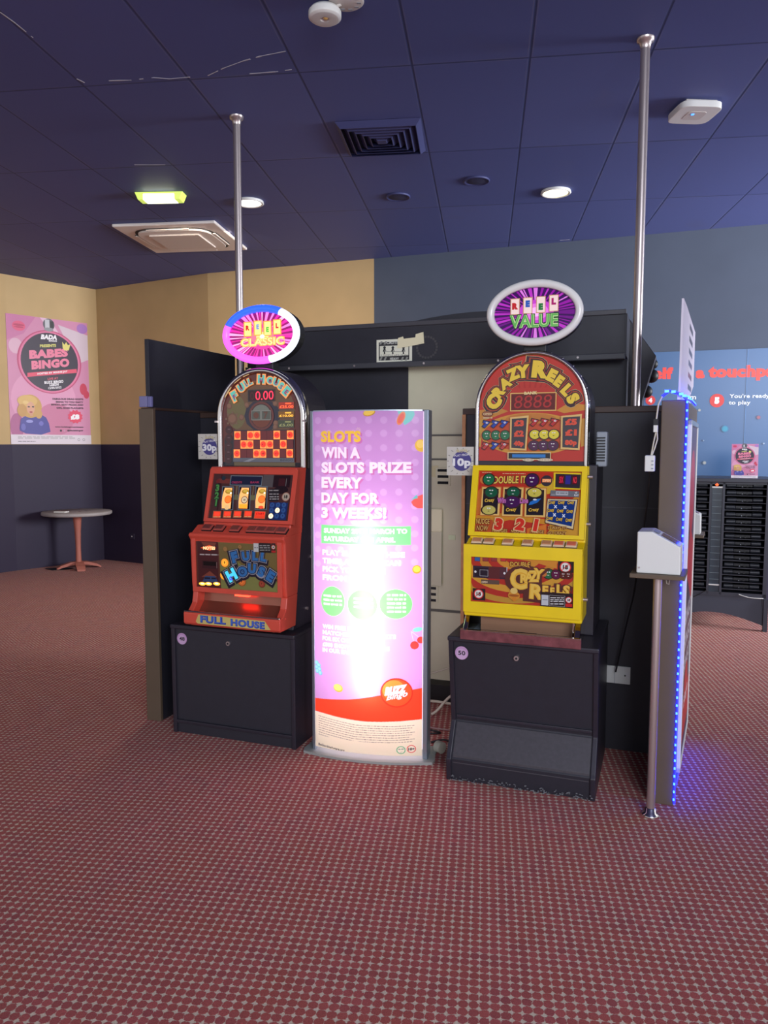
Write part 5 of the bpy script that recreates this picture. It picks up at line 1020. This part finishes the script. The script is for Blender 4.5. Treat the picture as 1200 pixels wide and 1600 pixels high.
# ------------------------------------------------------------------ back left corner: poster, table
def poster_art(A, T, small=False):
    A.rect((0, 0), (1, 1), (214, 140, 176)); rd = random.Random(2)
    A.ell((.42, .35), (.82, .60), (226, 156, 190)); A.poly([(0, .80), (0, 1), (.35, 1), (.2, .86)], (206, 120, 166)); A.poly([(.40, 1), (.52, 1), (.72, .80), (.64, .80)], (232, 190, 212)); A.poly([(.62, .96), (1, .9), (1, .70), (.86, .66)], (218, 196, 208)); A.ell((.93, .95), (1, .99), (176, 120, 196)); A.ell((.10, .76), (.18, .82), (226, 180, 200)); A.ell((.55, .20), (.78, .33), (206, 120, 156)); A.ell((.08, .14), (.16, .24), (176, 90, 140))
    A.ell(T(150, 478), T(206, 525), (226, 90, 130)); A.ell(T(150, 470), T(196, 484), (190, 60, 100)); A.ell(T(150, 488), T(190, 498), (190, 60, 100))
    A.ell(T(690, 1000), T(722, 1050), (206, 50, 84)); A.ell(T(715, 1045), T(740, 1080), (206, 50, 84))
    A.ell(T(410, 775), T(680, 1050), (196, 70, 116), n=48); A.ell(T(410, 775), T(668, 1042), (226, 120, 160), n=48); A.ell(T(410, 775), T(652, 1028), (48, 34, 56), n=48)
    A.circ(T(400, 465), .072 if not small else .02, (96, 92, 100)); A.rect(T(370, 500), T(405, 425), (200, 200, 206)); A.rect(T(412, 490), T(440, 440), (40, 38, 44)); A.ell(T(400, 505), T(440, 525), (150, 150, 156))
    A.text('BADA', T(332, 585), T(468, 590), T(332, 545), WHT, bold=.07, shear=.2); A.text('BINGO', T(400, 605), T(468, 608), T(400, 590), WHT, bold=.04)
    A.text('PRESENTS', T(325, 654), T(460, 648), T(325, 630), (226, 220, 120), bold=.05)
    A.text('BABES', T(236, 752), T(560, 728), T(236, 678), (240, 130, 160), bold=.07); A.text('BINGO', T(254, 840), T(572, 812), T(254, 766), (240, 130, 160), bold=.07)
    A.poly([T(515, 655), T(512, 604), T(530, 630), T(545, 606), T(558, 632), T(580, 626), T(566, 676), T(530, 676)], (232, 220, 120))
    A.poly([T(218, 900), T(634, 862), T(632, 830), T(218, 866)], (232, 80, 110)); A.text('HOSTED BY MINNIE JAY', T(302, 886), T(556, 862), T(302, 866), WHT, bold=.04)
    A.text('LIVE AT', T(388, 926), T(476, 918), T(388, 906), (226, 90, 110), bold=.03); A.text('BUZZ BINGO', T(360, 958), T(520, 946), T(360, 934), WHT, bold=.05); A.text('LEEDS', T(404, 976), T(482, 970), T(404, 956), WHT, bold=.05); A.text('12/05/2022', T(392, 1002), T(504, 992), T(392, 984), WHT, bold=.03)
    for k, s_ in enumerate(('FABULOUS DRAG HOSTS', 'BRING TO YOU PARTY', 'BINGO, SEXY PRIZES AND', 'GIRL BOSS PLAYLISTS')): A.text(s_, T((428, 456, 416, 460)[k], 1090+k*25), T(688, 1092+k*25), T(428, 1074+k*25), (70, 40, 60), bold=.04)
    pts = [(T(620, 1232)[0] + (.10 if k % 2 else .085)*math.cos(k*.2618), T(620, 1232)[1] + (.058 if k % 2 else .047)*math.sin(k*.2618)) for k in range(24)]; A.poly(pts, (226, 60, 96)); A.text('£8', T(580, 1258), T(656, 1256), T(580, 1212), WHT, bold=.09)
    A.text('www.badabingo.com/events', T(448, 1326), T(688, 1328), T(448, 1312), (60, 36, 56), bold=.03); A.circ(T(497, 1350), .0135 if not small else .004, (40, 30, 50)); A.circ(T(526, 1350), .0135 if not small else .004, (206, 150, 180)); A.text('@Badabinguk', T(550, 1358), T(688, 1358), T(550, 1342), (60, 36, 56), bold=.04)
    A.poly([T(148, 1330), T(160, 1250), T(200, 1225), T(250, 1215), T(330, 1215), T(372, 1240), T(395, 1290), T(408, 1360), T(330, 1385), T(200, 1375), T(150, 1350)], (66, 60, 150)); A.ell(T(232, 1272), T(262, 1286), (150, 150, 214)); A.ell(T(330, 1290), T(350, 1310), (110, 104, 190)); A.ell(T(180, 1320), T(200, 1350), (100, 96, 180))
    A.ell(T(240, 1145), T(338, 1245), (206, 160, 84)); A.ell(T(215, 1100), T(300, 1152), (222, 180, 104)); A.ell(T(170, 1180), T(212, 1235), (200, 150, 80)); A.ell(T(310, 1210), T(340, 1250), (206, 160, 90)); A.ell(T(242, 1160), T(278, 1214), (222, 164, 132)); A.ell(T(226, 1150), T(236, 1156), (40, 26, 30)); A.ell(T(262, 1150), T(272, 1156), (40, 26, 30)); A.ell(T(244, 1194), T(258, 1201), (176, 60, 66)); A.rect(T(234, 1226), T(258, 1204), (214, 154, 122)); A.ell(T(200, 1112), T(225, 1126), (236, 200, 130))
    A.rect((0, 0), (1, .075), (226, 214, 222)); A.bars(T(132, 1425), T(615, 1425), T(132, 1400), (196, 186, 192), 3, .5); A.bars(T(132, 1410), T(600, 1410), T(132, 1392), (196, 186, 192), 4, .5); A.bars(T(132, 1446), T(280, 1446), T(132, 1436), (90, 80, 86), 6)
    for x in (648, 690): A.circ(T(x, 1427), .016 if not small else .005, (90, 84, 90)); A.circ(T(x, 1427), .013 if not small else .004, (226, 214, 222))
pw = Vector((lw[0], lw[1], 0)); pd = (Vector((cL[0], cL[1], 0)) - pw).normalized(); ang = -math.degrees(math.atan2(pd.y, pd.x))
WF = Frame(ang, lw[0], lw[1]); wl = (Vector((cL[0], cL[1], 0)) - pw).length
t = Thing('poster', 'large pink BABES BINGO poster on the ochre wall above the round table', 'poster', WF, (wl-.65, -.004, 1.50))
px0, px1 = wl-1.148, wl-.138
t.part('sheet', MB().box(px0, px1, -.006, -.0005, 1.50, 3.01, M_PAPER))
A = Art((px0, -.0062, 1.50), (px1-px0, 0, 0), (0, 0, 1.51)); poster_art(A, PO); t.part('print', A.mesh(.45, 1.2e-4))

tc = (-3.70, 9.22)
t = Thing('bistro_table', 'small round pedestal table with a grey top in the dark left corner', 'table', WORLD, (tc[0], tc[1], 0))
t.part('table_top', MB().lathe((tc[0], tc[1], .655), [(.385, 0), (.40, .008), (.40, .034), (.388, .042), (.01, .042)], mat('grey_table_top', (168, 160, 158), .5, noise=.1, nscale=8), 48))
M_TERR = mat('terracotta_metal', (186, 112, 96), .5)
t.part('column', MB().lathe((tc[0], tc[1], 0), [(.034, .06), (.030, .25), (.036, .45), (.05, .62), (.06, .655)], M_TERR, 20))
for k in range(4):
    a = R(28+90*k); d = Vector((math.cos(a), math.sin(a))); n = Vector((-d.y, d.x)); mb = MB(); vs = []
    for (r_, wd, z0, z1) in ((.02, .045, .05, .085), (.10, .05, .045, .08), (.20, .05, .02, .05), (.25, .045, .0, .02)):
        for q, z in ((-wd, z0), (wd, z0), (wd, z1), (-wd, z1)): vs.append((tc[0]+d.x*r_+n.x*q, tc[1]+d.y*r_+n.y*q, z))
    mb.add(vs, [(i*4+j, i*4+(j+1) % 4, i*4+4+(j+1) % 4, i*4+4+j) for i in range(3) for j in range(4)] + [(3, 2, 1, 0), (12, 13, 14, 15)], M_TERR); t.part('foot', mb)
A = Art((tc[0]-.4, tc[1]-.4, .6975), (.8, 0, 0), (0, .8, 0)); rd = random.Random(8)
for k in range(9): x, y = rd.uniform(.55, .8), rd.uniform(.3, .7); A.circ((x, y), rd.uniform(.01, .022), rd.choice(((96, 40, 46), (60, 40, 44), (206, 196, 190))))
A.poly([(.14, .5), (.36, .46), (.38, .58), (.17, .62)], (110, 56, 56)); t.part('print', A.mesh(.5), label='small worn marks on the top')
single('paper_slip', MB().box(-.07, .07, -.05, .04, .6985, .712, mat('paper_white', (236, 232, 226), .6)), 'small white paper lying on the grey round table', 'paper', Frame(12, -3.80, 9.02), (0, 0, .6985))
single('floor_scrap', MB().prism([(-.30, .0), (-.12, .10), (.02, .03), (-.05, -.08), (-.17, -.11)], .001, .008, M_RUBBER, axis='z'), 'flat black scrap lying on the carpet beside the table foot', 'scrap', Frame(0, -3.78, 9.16), (0, 0, 0))
q = cY; d1 = (Vector((q.x, q.y, 0)) - Vector((cL[0], cL[1], 0))); l1 = d1.length; WF2 = Frame(-math.degrees(math.atan2(d1.y, d1.x)), cL[0], cL[1])
single('wall_socket', MB().box(.50, .57, -.012, 0, .30, .37, mat('dark_socket', (52, 46, 66), .4), .003).box(.525, .54, -.014, -.012, .33, .345, M_WHITE), 'small dark socket low on the dark wall right of the table', 'socket', WF2, (.535, 0, .30))

# ------------------------------------------------------------------ wall graphic, charging rack on the right
vw = 7.757
t = Thing('wall_sign', 'large blue wall sign about taking a touchpad, with red lettering', 'sign', G, (.6, vw, 1.0))
t.part('board', MB().box(-.55, 1.9, vw, vw+.012, .95, 2.36, mat('blue_sign_vinyl', (68, 102, 146), .30, noise=.05, nscale=2)))
A = Art((0, vw-.0005, 0), (1, 0, 0), (0, 0, 1)); T = WG; cr_ = (238, 70, 60)
A.cut('headline')
for s_, x0, x1, y0, y1 in (('self', 232, 430, 718, 632), ('to', 478, 567, 714, 640), ('a', 597, 662, 712, 650), ('touchpad', 688, 1256, 712, 620)):
    A.cut('headline#'+s_)
    A.text(s_, T(x0, y0), T(x1, y0-(x1-x0)*.012), T(x0, y1), cr_, .12, bold=.065) if s_ != 'touchpad' else A.text(s_, T(x0, y0+18), T(x1, y0+12), T(x0, y1-2), cr_, .12, bold=.065)
A.cut('number_badge'); A.circ(T(265, 872), .044, (214, 56, 54), n=32); A.glyph('4', T(265, 872), .045, 0, (236, 232, 236), .1, .08); A.cut('number_badge#2'); A.circ(T(754, 874), .062, (214, 56, 54), n=32); A.glyph('5', T(754, 874), .062, 0, (240, 236, 238), .1, .10)
A.cut("caption"); A.text("You're ready", T(845, 864), T(1140, 862), T(845, 826), (226, 230, 240), .15, bold=.02); A.text('to play', T(840, 912), T(1000, 912), T(840, 874), (226, 230, 240), .15, bold=.02); A.cut('caption#2'); A.text('from', T(470, 868), T(600, 866), T(470, 832), (226, 230, 240), .15, bold=.02)
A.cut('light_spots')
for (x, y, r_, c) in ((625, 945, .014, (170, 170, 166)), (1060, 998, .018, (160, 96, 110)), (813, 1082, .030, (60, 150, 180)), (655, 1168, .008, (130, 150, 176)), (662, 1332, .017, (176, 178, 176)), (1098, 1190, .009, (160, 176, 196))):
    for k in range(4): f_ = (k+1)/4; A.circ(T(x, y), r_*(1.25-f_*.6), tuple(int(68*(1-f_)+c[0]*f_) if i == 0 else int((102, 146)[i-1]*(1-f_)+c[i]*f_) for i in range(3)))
A.parts(t, 'print', None, .35, 1.5e-4)
t.part('panel_seam', MB().box(.93, .936, vw-.002, vw, .95, 2.36, mat('seam_blue', (96, 134, 180), .4)).box(.68, .684, vw-.002, vw, .95, 2.36, mat('seam_blue', (96, 134, 180), .4)))

vr = 6.74; M_RACK = mat('blue_black_rack', (50, 52, 64), .45); M_HAND = mat('handset_black', (40, 40, 46), .45); M_HAND2 = mat('handset_grip', (52, 54, 62), .4)
t = Thing('charging_rack', 'black charging rack of many shelves under the blue wall sign', 'rack', G, (.41, 7.0, 0))
t.part('top_board', MB().box(-.03, .83, vr-.02, 7.30, 1.195, 1.225, M_RACK, .004))
t.part('back_panel', MB().box(.0, .80, 7.24, 7.28, .13, 1.20, M_DARK))
for (a, b) in ((-.005, .02), (.772, .80)): t.part('side_panel', MB().box(a, b, vr, 7.28, .20, 1.2, M_RACK))
for (a, b) in ((.355, .372), (.452, .470)): t.part('divider', MB().box(a, b, vr, 7.24, .28, 1.2, M_RACK))
t.part('top_rail', MB().box(0, .80, vr, vr+.03, 1.178, 1.198, M_RACK)); t.part('bottom_shelf', MB().box(0, .80, vr, 7.26, .27, .30, M_RACK))
ap = [(0, .30), (.80, .30), (.80, .045)] + [(.78 - .76*i/16, .045 + .085*math.sin(math.pi*i/16)) for i in range(17)] + [(0, .045)]
t.part('apron', MB().prism(ap, vr+.01, vr+.03, mat('rack_apron', (60, 64, 78), .5), axis='y'))
for (a, b) in ((-.005, .03), (.783, .815)): t.part('leg', MB().box(a, b, vr-.02, vr+.03, 0, .26, M_RACK)); t.part('leg', MB().box(a, b, 7.22, 7.27, 0, .26, M_RACK))
pitch = (1.172-.352)/14
for k in range(15):
    for (a, b) in ((.02, .355), (.47, .772)): t.part('shelf', MB().box(a, b, vr+.005, 7.24, 1.172-.028-k*pitch, 1.172-.024-k*pitch, mat('shelf_edge', (58, 58, 68), .5)))
mid = MB().box(.374, .450, vr+.012, vr+.02, .30, 1.15, mat('mid_smoked', (62, 74, 84), .25))
for k in range(14): mid.box(.376, .448, vr+.006, vr+.012, .40+k*pitch*.92, .403+k*pitch*.92, mat('mid_line', (120, 134, 142), .5))
t.part('label_column', mid)
t.part('white_strip', MB().box(.372, .452, vr+.002, vr+.012, 1.148, 1.160, M_WHITE)); t.part('white_strip', MB().box(.372, .452, vr+.002, vr+.012, .352, .362, M_WHITE))
t.part('red_lamp', MB().ball((.408, vr+.012, 1.178), .014, mat('orange_lamp', (255, 90, 50), .3, emit=3, ecol=(255, 80, 40))), label='small lit orange lamp')
t.part('lead', MB().tube(sm([(.0, vr-.004, .30), (.12, vr-.01, .245), (.24, vr-.01, .24), (.36, vr-.004, .31)]), .003, M_CABLE_B)); t.part('lead', MB().tube(sm([(.6, vr-.004, .29), (.68, vr-.01, .27), (.78, vr-.004, .268)]), .003, M_WHITE))
ORD = ('top', 'second', 'third', 'fourth', 'fifth', 'sixth', 'seventh', 'eighth', 'ninth', 'tenth', 'eleventh', 'twelfth', 'thirteenth', 'fourteenth', 'lowest')
def handset(t, u0, u1, z):
    y = vr+.055; L = u1-u0; rr = .0185
    for (a, b) in ((0, .27), (.70, .98)):
        mb = MB(); x0, x1 = u0+a*L, u0+b*L; mb.cyl((x0+.006, y, z), (x1-.004, y, z), rr, M_HAND2, 14); mb.cyl((x0, y, z), (x0+.006, y, z), rr*.7, M_HAND2, 14, rr); mb.cyl((x1-.004, y, z), (x1, y, z), rr, M_HAND2, 14, rr*.75); t.part('grip', mb)
    mb = MB().box(u0+.27*L, u0+.70*L, y-.012, y+.05, z-.013, z+.012, M_HAND, .004)
    for f_ in (.33, .44, .56, .64): mb.cyl((u0+f_*L, y-.016, z-.004), (u0+f_*L, y-.010, z-.004), .010 if f_ in (.44, .56) else .006, M_RUBBER, 12)
    mb.box(u0+.05*L, u0+.95*L, y+.02, y+.20, z-.015, z-.006, M_HAND); t.part('body', mb)
    t.part('clip', MB().box(u0+.42*L, u0+.435*L, y-.018, y-.012, z-.014, z-.004, mat('pale_clip', (150, 154, 166), .4)), label='pale clip')
for side, (a, b) in (('right', (.478, .758)), ('left', (.06, .348))):
    for k in range(15):
        z = 1.172-.004-k*pitch
        t = Thing('touchpad_handset', 'black touchpad handset on the %s shelf of the rack\'s %s bank' % (ORD[k], side), 'handset', G, ((a+b)/2, vr+.1, z-.02), 'touchpad handsets on the charging rack')
        handset(t, a + (k % 3)*.003, b - (k % 2)*.004, z)
O_, S_, T_ = P_SP
t = Thing('small_poster', 'small pink BABES BINGO card propped on top of the charging rack', 'poster', G, (O_[0]+S_[0]/2, 6.86, 1.226))
mb = MB(); a = (O_[0], 6.85, 1.226); W_ = S_[0]; sv = Vector((W_, 0, 0)); tv = Vector((0, .035, .275)); n_ = sv.cross(tv).normalized()
vs = [Vector(a)+sv*x+tv*y-n_*d for d in (0, .004) for y in (0, 1) for x in (0, 1)]
mb.add(vs, [(0,1,3,2),(4,6,7,5),(0,4,5,1),(2,3,7,6),(0,2,6,4),(1,5,7,3)], M_PAPER); t.part('card', mb)
A = Art(a, tuple(sv), tuple(tv)); kx = lambda x, y: ((x-75)/680*.98+.01, (1465-y)/1060*1.0) ; poster_art(A, kx, True)
t.part('print', A.mesh(.45, 4e-5)); t.part('prop', MB().box(O_[0]+W_*.45, O_[0]+W_*.55, 6.88, 6.96, 1.226, 1.23, M_PAPER))

# ------------------------------------------------------------------ ceiling fittings
zc = 3.45
AC = Frame(7.1, -1.89, 7.43)
t = Thing('air_conditioner', 'square white ceiling air conditioner cassette above the ochre wall', 'air conditioner', AC, (0, 0, zc-.035))
t.part('fascia', MB().box(-.475, .475, -.475, .475, zc-.028, zc-.0005, mat('ac_white', (240, 232, 226), .45), .01))
gr = [( .33*abs(math.cos(q))**.45*(1 if math.cos(q) >= 0 else -1), .33*abs(math.sin(q))**.45*(1 if math.sin(q) >= 0 else -1)) for q in [2*math.pi*i/48 for i in range(48)]]
t.part('groove', MB().prism([(x*1.13, y*1.13) for x, y in gr], zc-.031, zc-.027, M_DARK, axis='z'))
t.part('centre_panel', MB().prism([(x*1.06, y*1.06) for x, y in gr], zc-.046, zc-.028, mat('ac_white', (240, 232, 226), .45), axis='z', bev=.004).box(-.235, .235, -.235, .235, zc-.058, zc-.044, mat('ac_white2', (226, 217, 210), .5), .004))
for k in range(4):
    a = math.pi/2*k; mb = MB(); c, s_ = round(math.cos(a)), round(math.sin(a)); x0, x1, y0, y1 = -.20, .20, -.385, -.345
    P4 = [(x*c-y*s_, x*s_+y*c) for x, y in ((x0, y0), (x1, y1))]; xs_ = sorted(p[0] for p in P4); ys_ = sorted(p[1] for p in P4)
    mb.box(xs_[0], xs_[1], ys_[0], ys_[1], zc-.036, zc-.030, M_DARK); P4 = [(x*c-y*s_, x*s_+y*c) for x, y in ((x0, y0+.004), (x1, y1-.012))]; xs_ = sorted(p[0] for p in P4); ys_ = sorted(p[1] for p in P4)
    mb.box(xs_[0], xs_[1], ys_[0], ys_[1], zc-.044, zc-.036, mat('ac_white', (240, 232, 226), .45), .002); t.part('louvre', mb)
VF = Frame(6.5, -.012, 5.08)
t = Thing('air_vent', 'square navy four way air vent set in the ceiling', 'vent', VF, (0, 0, zc-.04))
M_NAV = mat('navy_paint', (62, 66, 112), .55)
for k in range(6):
    r1 = .262-.041*k; r0 = r1-.030; mb = MB(); vs = []
    for r_, z in ((r1, zc-.002), (r0, zc-.034), (r0-.004, zc-.034), (r1-.006, zc-.0015)):
        for (x, y) in ((-1, -1), (1, -1), (1, 1), (-1, 1)): vs.append((x*r_, y*r_, z))
    mb.add(vs, [(j*4+i, j*4+(i+1) % 4, j*4+4+(i+1) % 4, j*4+4+i) for j in range(3) for i in range(4)], M_NAV); t.part('blade', mb)
t.part('core', MB().box(-.028, .028, -.028, .028, zc-.036, zc-.002, M_NAV)); t.part('duct', MB().box(-.25, .25, -.25, .25, zc-.0015, zc-.0005, M_DARK))
def downlight(x, y, lab, c, e, pw_, pc):
    t = Thing('downlight', lab, 'ceiling light', WORLD, (x, y, zc-.03), 'lit downlights')
    t.part('rim', MB().lathe((x, y, zc-.022), [(.112, .022), (.116, .006), (.108, 0), (.094, .004), (.092, .010)], M_WHITE, 36))
    t.part('lens', MB().lathe((x, y, zc-.016), [(.001, -.004), (.06, -.003), (.094, .004)], mat('lens_%d' % int(x*10), c, .4, emit=e), 32))
    d = bpy.data.lights.new('downlight_beam', 'SPOT'); d.energy = pw_; d.color = pc; d.spot_size = R(150); d.spot_blend = .8; d.shadow_soft_size = .09
    o = bpy.data.objects.new('downlight_beam', d); COL.objects.link(o); o.location = (0, 0, 0); o.parent = t.o
downlight(-1.085, 6.39, 'round white downlight behind the left steel pole', (255, 252, 240), 9, 40, (1, .93, .82))
downlight(1.33, 6.14, 'round yellowish downlight on the right half of the ceiling', (255, 246, 190), 9, 30, (1, .95, .72))
t = Thing('emergency_light', 'lit rectangular greenish emergency light above the air conditioner', 'ceiling light', Frame(3, -1.745, 6.20), (0, 0, zc-.06))
t.part('housing', MB().prism([(-.19, zc-.001), (-.165, zc-.058), (.165, zc-.058), (.19, zc-.001)], -.055, .055, mat('lime_diffuser', (206, 236, 110), .4, emit=.8, ecol=(206, 228, 104)), axis='y', bev=.004))
t.part('tube', MB().box(-.125, .125, -.057, .052, zc-.0605, zc-.014, mat('lit_tube', (250, 255, 220), .4, emit=4.5, ecol=(250, 255, 190)), .006))
for (x, y, lab) in ((.111, 6.26, 'dark round ceiling speaker in front of the slate wall, the left one'), (.687, 5.89, 'faint navy round ceiling speaker left of the yellowish downlight')):
    t = Thing('ceiling_speaker', lab, 'speaker', WORLD, (x, y, zc-.02), 'round ceiling speakers')
    t.part('rim', MB().lathe((x, y, zc-.014), [(.095, .0139), (.098, .004), (.09, 0), (.082, .006)], M_NAV, 32)); t.part('grille', MB().lathe((x, y, zc-.010), [(.001, -.003), (.05, -.002), (.083, .004)], mat('speaker_mesh', (44, 46, 78), .7), 32))
t = Thing('smoke_detector', 'round white smoke detector at the top of the picture, hanging beside its base', 'detector', WORLD, (-.23, 3.58, zc-.07))
t.part('base', MB().lathe((-.165, 3.552, zc-.022), [(.075, .022), (.078, .006), (.07, 0), (.001, 0)], M_WHITE2, 32))
for k in range(7): q = R(-70+k*36); t.part('base_slot', MB().box(-.165+.055*math.cos(q)-.009, -.165+.055*math.cos(q)+.009, 3.552+.055*math.sin(q)-.005, 3.552+.055*math.sin(q)+.005, zc-.0235, zc-.0215, M_GREYPL))
t.part('head', MB().lathe((-.262, 3.585, zc-.075), [(.017, .010), (.019, .0005), (.022, .0), (.060, .0), (.062, .0005), (.070, .006), (.0725, .008), (.073, .012), (.073, .030), (.072, .033), (.062, .045), (.001, .048)], M_WHITE, 40)); t.part('sensor_eye', MB().ball((-.258, 3.577, zc-.067), .013, mat('amber_sensor', (190, 150, 90), .2)))
t.part('lead', MB().tube([(-.235, 3.58, zc-.03), (-.19, 3.565, zc-.02)], .008, M_WHITE2))
t = Thing('wifi_access_point', 'white rounded square access point with a blue light on the ceiling at right', 'access point', Frame(-4, 1.80, 4.64), (0, 0, zc-.06))
rs = lambda r_: [(r_*abs(math.cos(q))**.4*(1 if math.cos(q) >= 0 else -1), r_*abs(math.sin(q))**.4*(1 if math.sin(q) >= 0 else -1)) for q in [2*math.pi*i/48 for i in range(48)]]
t.part('shell', MB().prism(rs(.122), zc-.052, zc-.016, M_WHITE, axis='z', bev=.012)); t.part('mount', MB().box(-.09, .09, -.09, .09, zc-.016, zc-.0005, M_WHITE2))
t.part('logo_bar', MB().prism(rs(.055), zc-.0535, zc-.0515, M_WHITE2, axis='z')); t.part('status_light', MB().cyl((-.02, -.02, zc-.056), (-.02, -.02, zc-.052), .009, mat('blue_status', (90, 150, 255), .3, emit=3, ecol=(60, 130, 255)), 16))
